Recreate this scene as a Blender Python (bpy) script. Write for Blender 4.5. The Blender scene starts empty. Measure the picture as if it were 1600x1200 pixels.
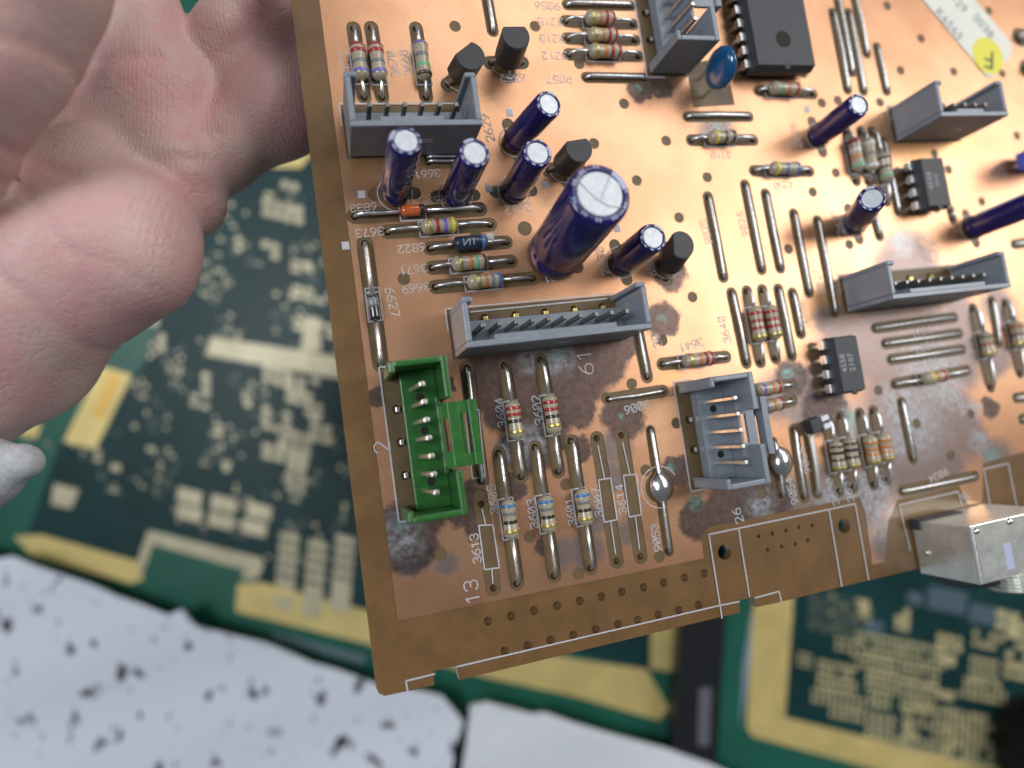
import bpy, bmesh, math, random
import numpy as np
from mathutils import Vector, Matrix
from mathutils.geometry import delaunay_2d_cdt
random.seed(7); rng = np.random.default_rng(7)
S = bpy.context.scene
COL = S.collection
PI = math.pi
# ------------------------------------------------------------------ camera, world, lamps (1 unit = 1 cm)
F = 1019.17                      # focal length of the 1600 px wide picture
CAMZ = 24.0                      # the camera looks straight down at the bench top (z = 0)
cam = bpy.data.cameras.new('camera'); camo = bpy.data.objects.new('camera', cam); COL.objects.link(camo)
camo.location = (0, 0, CAMZ)
cam.sensor_width = 36; cam.lens = 36 * F / 1600
cam.clip_start = .1; cam.clip_end = 1000
cam.dof.use_dof = True; cam.dof.focus_distance = 10.0
cam.dof.aperture_fstop = cam.lens * 1e-3 / .30
S.camera = camo
w = bpy.data.worlds.new('World'); S.world = w; w.use_nodes = True
bg = w.node_tree.nodes['Background']; bg.inputs[0].default_value = (.80, .90, 1, 1); bg.inputs[1].default_value = .13
BC = Vector((1.5, 1.5, 12.5))    # about the middle of the board
def area(name, d, dist, sx, sy, power, col):
    l = bpy.data.lights.new(name, 'AREA'); l.shape = 'RECTANGLE'; l.size = sx; l.size_y = sy; l.energy = power; l.color = col
    o = bpy.data.objects.new(name, l); COL.objects.link(o)
    d = Vector(d).normalized(); o.location = BC + d * dist
    o.rotation_euler = d.to_track_quat('Z', 'Y').to_euler()
area('ceiling_lamp_window_side', (.88, .34, .52), 60, 20, 30, 16500, (1, .97, .94))
area('ceiling_lamp_back', (.42, .74, .60), 70, 46, 20, 14500, (1, .98, .97))
area('ceiling_lamp_front', (-.82, .22, .55), 75, 18, 18, 5000, (.90, .95, 1))
area('fill_lamp_near', (-.42, .06, .90), 75, 24, 24, 31000, (.93, .96, 1))  # added fill light, evens out the hand, cloth and panels
S.view_settings.view_transform = 'Standard'; S.view_settings.look = 'None'
S.view_settings.exposure = 0.0; S.view_settings.gamma = 1
S.cycles.use_denoising = True
S.cycles.max_bounces = 6
# ------------------------------------------------------------------ board frame
EX = Vector((.95640412, .11819393, -.26706057)); EU = Vector((-.14226703, .98716238, -.07259839)); EN = Vector((.25505146, .10742731, .96094127))
def ray(px, py): return Vector(((px - 800) / F, (600 - py) / F, -1.0))
BO = ray(597, 1088) * 9.10558
def at(px, py, h=0.0):           # where a point of the photograph lies on the board, at height h above it
    r = ray(px, py); t = (BO + EN * h).dot(EN) / r.dot(EN); P = r * t - BO
    return Vector((P.dot(EX), P.dot(EU)))
def W(px, py, d): return Vector((0, 0, CAMZ)) + ray(px, py) * d
# ------------------------------------------------------------------ materials
def nodes(m): return m.node_tree.nodes, m.node_tree.links
MATS = {}
def mat(name, col, rough=.5, metal=0, var=.0, vscale=6, bump=0, bscale=40, coat=0, trans=0, sss=0, spec=.5, col2=None):
    m = bpy.data.materials.new(name); m.use_nodes = True; N, L = nodes(m); p = N['Principled BSDF']
    p.inputs['Base Color'].default_value = (*col, 1); p.inputs['Roughness'].default_value = rough; p.inputs['Metallic'].default_value = metal
    p.inputs['Coat Weight'].default_value = coat; p.inputs['Coat Roughness'].default_value = .12; p.inputs['Transmission Weight'].default_value = trans
    p.inputs['Specular IOR Level'].default_value = spec
    if sss: p.inputs['Subsurface Weight'].default_value = sss; p.inputs['Subsurface Radius'].default_value = (.3, .12, .08)
    tc = N.new('ShaderNodeTexCoord')
    if var or col2:
        n = N.new('ShaderNodeTexNoise'); n.inputs['Scale'].default_value = vscale; n.inputs['Detail'].default_value = 5; n.inputs['Roughness'].default_value = .65
        L.new(tc.outputs['Object'], n.inputs['Vector'])
        r = N.new('ShaderNodeMix'); r.data_type = 'RGBA'
        c2 = col2 if col2 else tuple(c * (1 - var) for c in col); c1 = col if col2 else tuple(min(1, c * (1 + var)) for c in col)
        r.inputs[6].default_value = (*c1, 1); r.inputs[7].default_value = (*c2, 1)
        mr = N.new('ShaderNodeMapRange'); mr.inputs[1].default_value = .35; mr.inputs[2].default_value = .65
        L.new(n.outputs['Fac'], mr.inputs[0]); L.new(mr.outputs[0], r.inputs[0]); L.new(r.outputs[2], p.inputs['Base Color'])
    if bump:
        b = N.new('ShaderNodeTexNoise'); b.inputs['Scale'].default_value = bscale; b.inputs['Detail'].default_value = 4
        L.new(tc.outputs['Object'], b.inputs['Vector'])
        bp = N.new('ShaderNodeBump'); bp.inputs['Strength'].default_value = bump; bp.inputs['Distance'].default_value = .02
        L.new(b.outputs['Fac'], bp.inputs['Height']); L.new(bp.outputs[0], p.inputs['Normal'])
    MATS[name] = m; return m
M_sub = mat('phenolic_brown', (.150, .080, .028), .34, var=.16, vscale=1.6, bump=.12, bscale=70, coat=.5)
M_floor = mat('etched_laminate', (.120, .078, .034), .5, var=.15, vscale=4, bump=.1, bscale=70)
M_silk = mat('white_print', (.47, .47, .50), .6, var=.12, vscale=25)
M_silk_dim = mat('worn_white_print', (.56, .50, .48), .6, var=.15, vscale=25)
M_lead = mat('tinned_wire', (.74, .75, .76), .36, 1, var=.2, vscale=14, bump=.25, bscale=30)
M_solder = mat('solder', (.78, .78, .78), .24, 1, var=.1, vscale=8, bump=.3, bscale=9)
M_rbody = mat('resistor_beige', (.36, .31, .22), .32, var=.1, vscale=20, coat=.5)
M_bluesleeve = mat('navy_sleeve', (.011, .009, .095), .18, var=.15, vscale=8, bump=.05, bscale=10, coat=.15)
M_captop = mat('brushed_aluminium', (.52, .55, .59), .46, .6, var=.1, vscale=12, bump=.25, bscale=50)
M_capprint = mat('pale_blue_print', (.42, .45, .62), .4)
M_capred = mat('red_print', (.30, .05, .06), .4)
M_black = mat('black_epoxy', (.028, .030, .034), .5, var=.25, vscale=30, bump=.15, bscale=70)
M_ictop = mat('grey_black_epoxy', (.040, .043, .050), .55, var=.2, vscale=30, bump=.15, bscale=80)
M_icprint = mat('grey_print', (.32, .33, .35), .6)
M_grey = mat('grey_nylon', (.20, .228, .268), .38, var=.08, vscale=6, bump=.06, bscale=40, coat=.1)
M_green = mat('green_nylon', (.020, .118, .018), .34, var=.15, vscale=7, bump=.08, bscale=35, coat=.1)
M_pin = mat('pin_metal', (.70, .68, .62), .34, 1, var=.12, vscale=12)
M_darkpin = mat('dull_pin_metal', (.22, .21, .20), .4, .9)
M_gold = mat('gilt_pin', (.85, .68, .25), .3, .8)
M_hole = mat('hole_shade', (.012, .009, .006), .8)  # near-black stands in for the shade inside holes and recesses
M_bead = mat('blue_dipped', (.004, .075, .20), .2, var=.2, vscale=5, coat=.6)
M_bluebox = mat('bright_blue_case', (.05, .10, .55), .3)
M_sticker = mat('cream_sticker', (.70, .70, .62), .55, var=.04, vscale=5)
M_yellow = mat('yellow_sticker', (.72, .66, .06), .5, var=.04, vscale=5)
M_ink = mat('stamp_ink', (.16, .18, .24), .7)
M_inkblack = mat('black_ink', (.02, .02, .015), .6)
M_tin = mat('dull_tin', (.74, .75, .70), .36, .85, var=.12, vscale=3, bump=.35, bscale=3.2)
M_glass_red = mat('orange_glass', (.55, .12, .03), .15, coat=.6, var=.3, vscale=30)
M_darkglass = mat('dark_glass', (.02, .017, .025), .12, coat=.6)
M_navy = mat('navy_body', (.014, .026, .055), .35, coat=.3)
M_white = mat('white_plastic', (.66, .67, .72), .5)
M_flat = mat('dull_flat_wire', (.50, .49, .44), .4, .6)
BAND = {k: mat('band_' + k, c, .35, m_, coat=.4) for k, c, m_ in [
    ('red', (.33, .018, .018), 0), ('black', (.012, .012, .012), 0), ('gold', (.52, .42, .14), .7), ('blue', (.06, .17, .38), 0), ('grey', (.17, .18, .19), 0),
    ('orange', (.50, .17, .04), 0), ('violet', (.17, .13, .42), 0), ('yellow', (.68, .55, .04), 0), ('green', (.14, .38, .22), 0), ('brown', (.09, .045, .03), 0), ('white', (.6, .6, .6), 0)]}
# copper with tarnish
STAIN = dict(
 dark=[(765,585,42),(825,575,58),(885,560,60),(940,562,44),(972,540,26),(790,640,40),(838,640,52),(822,700,46),(905,640,30),(720,795,34),(738,770,22),(742,820,24),(655,812,44),(638,850,50),(700,600,14),(770,600,46),(900,580,56),(860,640,44),(625,815,36),(588,620,20),(600,575,14),
       (1035,500,28),(1046,425,28),(975,650,36),(1057,735,24),(1090,812,32),(1140,800,44),(1200,775,40),(1000,140,20),(1032,135,20),(1547,637,15),(1236,592,28),(905,700,22),(875,690,18),(1290,640,40),(800,760,26),(850,850,18),(590,540,14)],
 mauve=[(880,865,30),(960,745,26),(930,815,28),(1225,620,40),(1260,640,40),(1290,500,24),(1400,420,40),(1560,560,26),(1440,780,40),(1180,800,40),(700,880,22),(1510,680,36),(1250,790,50),(1300,770,50),(1350,775,46),(1290,600,40),(1330,545,62),(1395,560,74),(1380,500,56),(1450,540,74),(1420,620,84),(1480,640,50),(1440,700,70),(1370,700,56),(1400,730,50),(1480,720,36),(1420,405,46),(1440,430,34),(1120,200,30),(1385,850,30),(1500,560,44),(1500,500,36),(1560,480,30),(690,700,14),(640,880,26),(665,870,20),(1240,600,32),(1540,700,14),(915,860,34),(960,700,30),(985,830,22),(1560,720,30)],
 grey=[(1350,795,44),(1375,800,40),(1300,785,30),(1330,770,26),(1480,610,30),(1400,690,30),(1410,640,40),(1430,660,50),(1340,660,30),(1455,575,50),(1410,380,18),(1450,450,24),(1190,790,24),(626,836,42),(626,836,30),(820,700,30),(835,690,30),(800,700,24),(1370,760,30),(870,560,30),(830,565,24),(1520,640,14),(1530,690,16)],
 teal=[(1033,500,7),(972,650,7),(1050,730,9),(1085,785,14),(603,610,9),(747,790,7),(998,138,6),(1027,143,4),(1120,198,8),(1330,655,16),(1480,770,14),(1450,772,12),(625,818,13),(1230,585,10),(870,553,10),(1425,430,10),(1550,715,16),(600,640,7)],
 amber=[(700,520,20),(1420,465,40),(900,425,14),(560,260,24),(700,245,18),(1290,470,24),(1430,225,44),(1330,60,18),(1030,115,24),(1490,215,34),(1045,590,22),(1310,10,20)])
def copper_material():
    m = bpy.data.materials.new('tarnished_copper'); m.use_nodes = True; N, L = nodes(m); p = N['Principled BSDF']
    tc = N.new('ShaderNodeTexCoord')
    def noise(sc, det=4, ro=.6):
        n = N.new('ShaderNodeTexNoise'); n.inputs['Scale'].default_value = sc; n.inputs['Detail'].default_value = det; n.inputs['Roughness'].default_value = ro
        L.new(tc.outputs['Object'], n.inputs['Vector']); return n
    def math_(op, a, b, clamp=False):
        n = N.new('ShaderNodeMath'); n.operation = op; n.use_clamp = clamp
        for i, x in enumerate((a, b)):
            if hasattr(x, 'is_linked'): L.new(x, n.inputs[i])
            else: n.inputs[i].default_value = x
        return n.outputs[0]
    n1 = noise(3.0, 8, .72); s = N.new('ShaderNodeVectorMath'); s.operation = 'SUBTRACT'; L.new(n1.outputs['Color'], s.inputs[0]); s.inputs[1].default_value = (.5, .5, .5)
    sc = N.new('ShaderNodeVectorMath'); sc.operation = 'SCALE'; L.new(s.outputs[0], sc.inputs[0]); sc.inputs['Scale'].default_value = .42
    ad = N.new('ShaderNodeVectorMath'); ad.operation = 'ADD'; L.new(tc.outputs['Object'], ad.inputs[0]); L.new(sc.outputs[0], ad.inputs[1])
    def mask(lst, soft):
        out = None
        for x, y, r in lst:
            c = at(x, y); R = (at(x + r, y) - c).length
            d = N.new('ShaderNodeVectorMath'); d.operation = 'DISTANCE'; L.new(ad.outputs[0], d.inputs[0]); d.inputs[1].default_value = (c.x, c.y, 0)
            mr = N.new('ShaderNodeMapRange'); mr.interpolation_type = 'SMOOTHSTEP'; mr.inputs[1].default_value = R * (1 + soft * .4); mr.inputs[2].default_value = R * (1 - soft)
            L.new(d.outputs['Value'], mr.inputs[0])
            out = mr.outputs[0] if out is None else math_('MAXIMUM', out, mr.outputs[0])
        return out
    fine = noise(55, 3, .7); mid = noise(9, 5, .6); big = noise(.8, 3, .5)
    def rgbmix(a, b, f, k=1.0):
        x = N.new('ShaderNodeMix'); x.data_type = 'RGBA'
        for i, v in ((6, a), (7, b)):
            if isinstance(v, tuple): x.inputs[i].default_value = (*v, 1)
            else: L.new(v, x.inputs[i])
        L.new(math_('MULTIPLY', f, k, True), x.inputs[0]); return x.outputs[2]
    def ramp(n, a, b):
        mr = N.new('ShaderNodeMapRange'); mr.inputs[1].default_value = a; mr.inputs[2].default_value = b; L.new(n.outputs['Fac'], mr.inputs[0]); return mr.outputs[0]
    c = rgbmix((.68, .385, .225), (.60, .32, .18), ramp(big, .4, .6))
    c = rgbmix(c, (.36, .19, .125), ramp(fine, .50, .64), .62)
    dk = mask(STAIN['dark'], .22); mv = mask(STAIN['mauve'], .5); gr = mask(STAIN['grey'], .8); te = mask(STAIN['teal'], .8); am = mask(STAIN['amber'], .9)
    c = rgbmix(c, (.60, .32, .10), am, .45)
    mvc = rgbmix((.22, .145, .13), (.20, .185, .185), ramp(mid, .35, .65))
    c = rgbmix(c, mvc, mv, .92)
    dkc = rgbmix((.055, .039, .038), (.135, .092, .084), ramp(mid, .36, .76))
    c = rgbmix(c, dkc, dk, .92)
    grc = math_('MULTIPLY', gr, ramp(mid, .30, .62))
    c = rgbmix(c, (.35, .37, .40), grc, .9)
    tec = math_('MULTIPLY', te, ramp(noise(14, 4, .6), .35, .6))
    c = rgbmix(c, (.14, .36, .32), tec, .75)
    L.new(c, p.inputs['Base Color'])
    st = math_('MAXIMUM', math_('MAXIMUM', math_('MULTIPLY', dk, .55), math_('MULTIPLY', mv, .5)), math_('MAXIMUM', grc, tec))
    L.new(math_('SUBTRACT', .93, math_('MULTIPLY', st, .66)), p.inputs['Metallic'])
    L.new(math_('ADD', .32, math_('MULTIPLY', ramp(fine, .4, .7), .12)), p.inputs['Roughness'])
    p.inputs['Coat Weight'].default_value = .08; p.inputs['Coat Roughness'].default_value = .25
    # brushed scratches + grain
    mp = N.new('ShaderNodeMapping'); mp.inputs['Rotation'].default_value = (0, 0, .9); mp.inputs['Scale'].default_value = (60, 3, 1); L.new(tc.outputs['Object'], mp.inputs[0])
    sn = N.new('ShaderNodeTexNoise'); sn.inputs['Scale'].default_value = 1.5; sn.inputs['Detail'].default_value = 3; L.new(mp.outputs[0], sn.inputs['Vector'])
    hsum = math_('ADD', math_('MULTIPLY', sn.outputs['Fac'], .5), fine.outputs['Fac'])
    b = N.new('ShaderNodeBump'); b.inputs['Strength'].default_value = .22; b.inputs['Distance'].default_value = .012; L.new(hsum, b.inputs['Height']); L.new(b.outputs[0], p.inputs['Normal'])
    return m
M_copper = copper_material()
# ------------------------------------------------------------------ helpers
def obj(name, me, m, parent=None, loc=(0, 0, 0), rz=0, label=None, mw=None, smooth=False):
    if isinstance(me, bmesh.types.BMesh):
        bm = me; me = bpy.data.meshes.new(name)
        bmesh.ops.recalc_face_normals(bm, faces=bm.faces)
        bm.to_mesh(me); bm.free()
    if m and not me.materials: me.materials.append(m)
    if smooth:
        for f in me.polygons: f.use_smooth = True
    o = bpy.data.objects.new(name, me); COL.objects.link(o)
    if parent: o.parent = parent
    if mw is not None: o.matrix_local = mw
    else: o.location = loc; o.rotation_euler = (0, 0, rz)
    if label: o['label'] = label
    return o
def empty(name, loc=(0, 0, 0), rz=0, parent=None):
    o = bpy.data.objects.new(name, None); COL.objects.link(o); o.empty_display_size = .2; o.location = loc; o.rotation_euler = (0, 0, rz)
    if parent: o.parent = parent
    return o
def box(bm, x0, x1, y0, y1, z0, z1, bev=0):
    r = bmesh.ops.create_cube(bm, size=1, matrix=Matrix.Translation(((x0+x1)/2, (y0+y1)/2, (z0+z1)/2)) @ Matrix.Diagonal((x1-x0, y1-y0, z1-z0, 1)))
    if bev:
        vs = set(r['verts']); es = [e for e in bm.edges if e.verts[0] in vs and e.verts[1] in vs]
        bmesh.ops.bevel(bm, geom=es, offset=bev, segments=2, affect='EDGES', profile=.5)
def prism(bm, pts, z0, z1):
    b = [bm.verts.new((x, y, z0)) for x, y in pts]; t = [bm.verts.new((x, y, z1)) for x, y in pts]; n = len(pts)
    bm.faces.new(b[::-1]); bm.faces.new(t)
    for i in range(n): bm.faces.new((b[i], b[(i+1) % n], t[(i+1) % n], t[i]))
def tube(bm, pts, r, seg=8, cap=True):
    pts = [Vector(p) for p in pts]; rings = []; up = None
    for i, p in enumerate(pts):
        d = (pts[min(i+1, len(pts)-1)] - pts[max(i-1, 0)]).normalized()
        if up is None:
            up = Vector((0, 0, 1)) if abs(d.z) < .9 else Vector((1, 0, 0))
        a = d.cross(up).normalized(); up = a.cross(d).normalized()
        rr = r[i] if isinstance(r, (list, tuple)) else r
        rings.append([bm.verts.new(p + (a * math.cos(k*2*PI/seg) + up * math.sin(k*2*PI/seg)) * rr) for k in range(seg)])
    for A, B in zip(rings, rings[1:]):
        for k in range(seg): bm.faces.new((A[k], A[(k+1) % seg], B[(k+1) % seg], B[k]))
    if cap: bm.faces.new(rings[0][::-1]); bm.faces.new(rings[-1])
def lathe(bm, prof, seg=24, axis='z', capends=True):
    rings = []
    for r, z in prof:
        ring = []
        for k in range(seg):
            a = 2*PI*k/seg
            v = (r*math.cos(a), r*math.sin(a), z) if axis == 'z' else (z, r*math.cos(a), r*math.sin(a))
            ring.append(bm.verts.new(v))
        rings.append(ring)
    for A, B in zip(rings, rings[1:]):
        for k in range(seg): bm.faces.new((A[k], A[(k+1) % seg], B[(k+1) % seg], B[k]))
    if capends:
        bm.faces.new(rings[0][::-1]); bm.faces.new(rings[-1])
def text_bm(bm, s, size, M, thick=0):
    cu = bpy.data.curves.new('t', 'FONT'); cu.body = s; cu.size = size; cu.align_x = 'CENTER'; cu.align_y = 'CENTER'; cu.resolution_u = 2; cu.offset = thick
    o = bpy.data.objects.new('t', cu); COL.objects.link(o)
    dg = bpy.context.evaluated_depsgraph_get(); me = bpy.data.meshes.new_from_object(o.evaluated_get(dg))
    bpy.data.objects.remove(o); 
    if callable(M):
        b2 = bmesh.new(); b2.from_mesh(me); bmesh.ops.triangulate(b2, faces=b2.faces); bmesh.ops.subdivide_edges(b2, edges=b2.edges, cuts=3, use_grid_fill=True); b2.to_mesh(me); b2.free()
        for v in me.vertices: v.co = M(v.co)
    else: me.transform(M)
    bm.from_mesh(me); bpy.data.meshes.remove(me); bpy.data.curves.remove(cu)
# stroke digits on a 4 x 6 cell, the plotter lettering of circuit boards
DIG = {'0': [[(0,1),(0,5),(1,6),(3,6),(4,5),(4,1),(3,0),(1,0),(0,1)], [(.6,1.2),(3.4,4.8)]], '1': [[(.6,4.6),(2.2,6),(2.2,0)]], '2': [[(0,5),(1,6),(3,6),(4,5),(4,3.9),(0,0),(4,0)]],
 '3': [[(0,5),(1,6),(3,6),(4,5),(4,4),(3,3.1),(1.6,3.1)], [(3,3.1),(4,2.2),(4,1),(3,0),(1,0),(0,1)]], '4': [[(3,0),(3,6),(0,1.8),(4,1.8)]], '5': [[(4,6),(0,6),(0,3.4),(3,3.5),(4,2.6),(4,1),(3,0),(1,0),(0,.8)]],
 '6': [[(3.6,6),(1.6,5),(0,2.6),(0,1),(1,0),(3,0),(4,1),(4,2.4),(3,3.3),(1,3.3),(0,2.2)]], '7': [[(0,6),(4,6),(1.4,0)]], '8': [[(1,3.2),(0,4),(0,5),(1,6),(3,6),(4,5),(4,4),(3,3.2),(1,3.2),(0,2.2),(0,1),(1,0),(3,0),(4,1),(4,2.2),(3,3.2)]],
 '9': [[(.4,0),(2.4,1),(4,3.4),(4,5),(3,6),(1,6),(0,5),(0,3.6),(1,2.7),(3,2.7),(4,3.8)]]}
def ribbon(bm, pts, wd, z):
    for a, b in zip(pts, pts[1:]):
        a = Vector(a); b = Vector(b); d = (b - a)
        if d.length < 1e-6: continue
        d.normalize(); n = Vector((-d.y, d.x)) * wd / 2; a = a - d * wd * .3; b = b + d * wd * .3
        bm.faces.new([bm.verts.new((q.x, q.y, z)) for q in (a - n, b - n, b + n, a + n)])
def digits(bm, s, c, h, rot, z, wd):
    u = h / 6; adv = 5.6 * u; tot = adv * len(s) - 1.6 * u; R = Matrix.Rotation(math.radians(rot), 2)
    for i, ch in enumerate(s):
        for st in DIG.get(ch, []):
            ribbon(bm, [c + R @ Vector((x * u + i * adv - tot / 2, y * u - h / 2)) for x, y in st], wd, z)
def capsule(a, b, wd, n=9):
    a = Vector(a); b = Vector(b); d = b - a; ang = math.atan2(d.y, d.x); r = wd / 2; P = []
    for k in range(n): t = ang - PI/2 + PI*k/(n-1); P.append((b.x + r*math.cos(t), b.y + r*math.sin(t)))
    for k in range(n): t = ang + PI/2 + PI*k/(n-1); P.append((a.x + r*math.cos(t), a.y + r*math.sin(t)))
    return P
def circle(c, r, n=16): return [(c[0] + r*math.cos(2*PI*k/n), c[1] + r*math.sin(2*PI*k/n)) for k in range(n)]
def ccw(P):
    a = sum(P[i][0]*P[(i+1) % len(P)][1] - P[(i+1) % len(P)][0]*P[i][1] for i in range(len(P)))
    return P if a > 0 else P[::-1]
def sheet(outer, voids, z1, z0, bottom=False):   # plate with openings and walls
    V = []; Fc = []
    for P in [outer] + voids:
        P = ccw(P); Fc.append(list(range(len(V), len(V) + len(P)))); V += [Vector((p[0] + random.uniform(-1, 1)*2e-5, p[1] + random.uniform(-1, 1)*2e-5)) for p in P]
    v, e, f, ov, oe, of = delaunay_2d_cdt(V, [], Fc, 1, 1e-6)
    keep = [t for t, o in zip(f, of) if o == [0]]
    bm = bmesh.new(); T = {}; B = {}
    def g(D, i, z):
        if i not in D: D[i] = bm.verts.new((v[i].x, v[i].y, z))
        return D[i]
    cnt = {}
    for t in keep:
        bm.faces.new([g(T, i, z1) for i in t])
        if bottom: bm.faces.new([g(B, i, z0) for i in t[::-1]])
        for k in range(len(t)): cnt[(t[k], t[(k+1) % len(t)])] = 1
    for (a, b) in cnt:
        if (b, a) not in cnt: bm.faces.new((g(T, b, z1), g(T, a, z1), g(B, a, z0), g(B, b, z0)))
    return bm
# ------------------------------------------------------------------ the circuit board
board = empty('circuit_board')
board['label'] = 'copper coloured circuit board with blue capacitors and corroded patches held in the hand'; board['category'] = 'circuit board'
R3 = Matrix((EX, EU, EN)).transposed()
board.matrix_world = Matrix.Translation(Vector((0, 0, CAMZ)) + BO) @ R3.to_4x4()
CU = .012                        # height of the copper above the bare laminate
VOID = []; HOLE = []; MOUNT = []             # openings in the copper, drilled holes
silk = bmesh.new(); silk2 = bmesh.new()
SZ = .004
def slot(a, b, wd=.22, drill=True):
    a, b = Vector(a), Vector(b)
    VOID.append(capsule(a, b, wd))
    if drill: HOLE.append(circle(a, .055, 12)); HOLE.append(circle(b, .055, 12))
def dot(px, py, r=.095, drill=0):
    c = at(px, py); VOID.append(circle(c, r))
    if drill: HOLE.append(circle(c, drill, 12))
def rect_silk(c, ax, l, wd, t=.022):
    n = Vector((-ax.y, ax.x)); q = [c + ax*l/2*i + n*wd/2*j for i, j in ((-1,-1),(1,-1),(1,1),(-1,1),(-1,-1))]
    ribbon(silk, q, t, SZ)
def number(s, px, py, rot, hpx=13, bm=None, wd=.018):
    c = at(px, py); h = abs((at(px, py + hpx) - c).length)
    digits(silk if bm is None else bm, s, c, h, rot, SZ, wd)
def lead_pts(x0, x1, z):         # from the hole at x0 up and along to x1
    s = 1 if x1 > x0 else -1
    return [(x0, 0, -.12), (x0, 0, .0), (x0 + s*.02, 0, z*.45), (x0 + s*.07, 0, z*.8), (x0 + s*.14, 0, z*.97), ((x0+x1)/2 + s*.04, random.uniform(-.01, .01), z), (x1, 0, z)]
def axial(kind, A, B, body, prof_r, bodymat, bands=(), silkbox=True, wd=.22, z=.12, label=None, px=True, lead_r=.0285, belly=True):
    a = at(*A) if px else Vector(A); b = at(*B) if px else Vector(B)
    slot(a, b, wd)
    ax = (b - a).normalized(); p0 = at(*body[0], z) if px else Vector(body[0]); p1 = at(*body[1], z) if px else Vector(body[1])
    t0 = (p0 - a).dot(ax); t1 = (p1 - a).dot(ax); Lb = t1 - t0; c = a + ax * (t0 + t1) / 2; rz = math.atan2(ax.y, ax.x)
    r = prof_r; h = Lb / 2
    if belly: prof = [(.35*r, -h), (.75*r, -h+.03), (r, -h+.07), (r*1.0, -h+.14), (r*.90, -h+.21), (r*.88, 0), (r*.90, h-.21), (r, h-.14), (r, h-.07), (.75*r, h-.03), (.35*r, h)]
    else: prof = [(.6*r, -h), (.93*r, -h+.02), (r, -h+.05), (r, 0), (r, h-.05), (.93*r, h-.02), (.6*r, h)]
    bm = bmesh.new(); lathe(bm, prof, 20, 'x')
    body_o = obj(kind, bm, bodymat, board, (c.x, c.y, z), rz, label, smooth=True)
    def rad(x):
        for (ra, xa), (rb, xb) in zip(prof, prof[1:]):
            if xa <= x <= xb: return ra + (rb - ra) * (x - xa) / max(1e-6, xb - xa)
        return r
    for f, colr, wfr in bands:
        x0 = -h + Lb*f - wfr*Lb/2; xs = [x0 + wfr*Lb*k/4 for k in range(5)]
        bm = bmesh.new(); lathe(bm, [(rad(x) + .004, x) for x in xs], 20, 'x')
        obj('colour_band', bm, BAND[colr] if colr in BAND else MATS[colr], body_o, smooth=True)
    for xe, xb in ((-(t0 + t1)/2, -h + .02), ((b - a).length - (t0 + t1)/2, h - .02)):
        bm = bmesh.new(); tube(bm, [(x, y, zz - z) for x, y, zz in lead_pts(xe, xb, z)], lead_r, 8)
        obj('lead', bm, M_lead, body_o, smooth=True)
    if silkbox: rect_silk(c, ax, Lb + .02, .235)
    return body_o
def resistor(A, B, b0, b1, bands, **k):
    return axial('resistor', A, B, (b0, b1), .118, M_rbody, [(f, c, .085 if c != 'gold' else .10) for f, c in bands], **k)
def wire(A, B, wd=.2, r=.03, z=.055, m=None, px=True, name='jumper_wire', drill=True, slotted=True):
    a = at(*A); b = at(*B); d = b - a; L = d.length; rz = math.atan2(d.y, d.x)
    if slotted: slot(a, b, wd, drill)
    pts = [(0, 0, -.12), (0, 0, 0), (.02, 0, z*.6), (.07, 0, z), (L*.5, random.uniform(-.012, .012), z + random.uniform(0, .015)), (L-.07, 0, z), (L-.02, 0, z*.6), (L, 0, 0), (L, 0, -.12)]
    bm = bmesh.new(); tube(bm, pts, r, 8); return obj(name, bm, m or M_lead, board, (a.x, a.y, 0), rz, smooth=True)
# --- sharp group at the lower left
RB = [(.15, 'blue'), (.35, 'grey'), (.56, 'black'), (.79, 'gold')]
resistor((788,571), (814,745), (797,627), (805,687), [(.19,'red'), (.36,'red'), (.53,'black'), (.80,'gold')])
resistor((845,562), (872.5,737), (856,617), (865.5,679), [(.19,'red'), (.37,'red'), (.55,'black'), (.77,'gold')])
resistor((779,708), (808,912), (796,780), (804,842), RB)
resistor((836,699), (866,900), (850.5,775), (856.5,833), RB)
resistor((892,689), (923,888), (906.5,765), (913.5,822), RB)
for A, B, q in (((752,788),(771,919),((748,821),(770,820),(780,887),(757,890))), ((932.5,685),(963.7,877),((935,750),(954,747),(964,812),(944,816))), ((971,680),(1001,870),((974,743),(994,741),(1002,804),(983,808)))):
    a, b = at(*A), at(*B); slot(a, b, .235)
    q = [at(*p) for p in q]; ribbon(silk, q + q[:1], .02, SZ)
    ribbon(silk, [a + (b-a)*.06, (q[0]+q[1])/2], .018, SZ); ribbon(silk, [(q[2]+q[3])/2, b - (b-a)*.06], .018, SZ)
dot(751, 776, .11)
wire((729.5,575), (752.5,752), .235, .033)
q = [at(*p) for p in ((727,643),(748,640),(758,745),(738,748))]; ribbon(silk, q + q[:1], .02, SZ)
axial('diode', (570,380), (595,570), ((578,462),(580.5,501)), .082, M_darkglass, [(.25, 'grey', .45)], False, .24, .11, 'small dark glass diode near the left edge', lead_r=.034, belly=False)
q = [at(*p) for p in ((570,451),(592,449),(598,500),(576,503))]; ribbon(silk, q + q[:1], .02, SZ); ribbon(silk, [at(583,450), at(589,500)], .02, SZ); ribbon(silk, [at(571,458), at(593,456)], .03, SZ)
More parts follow.
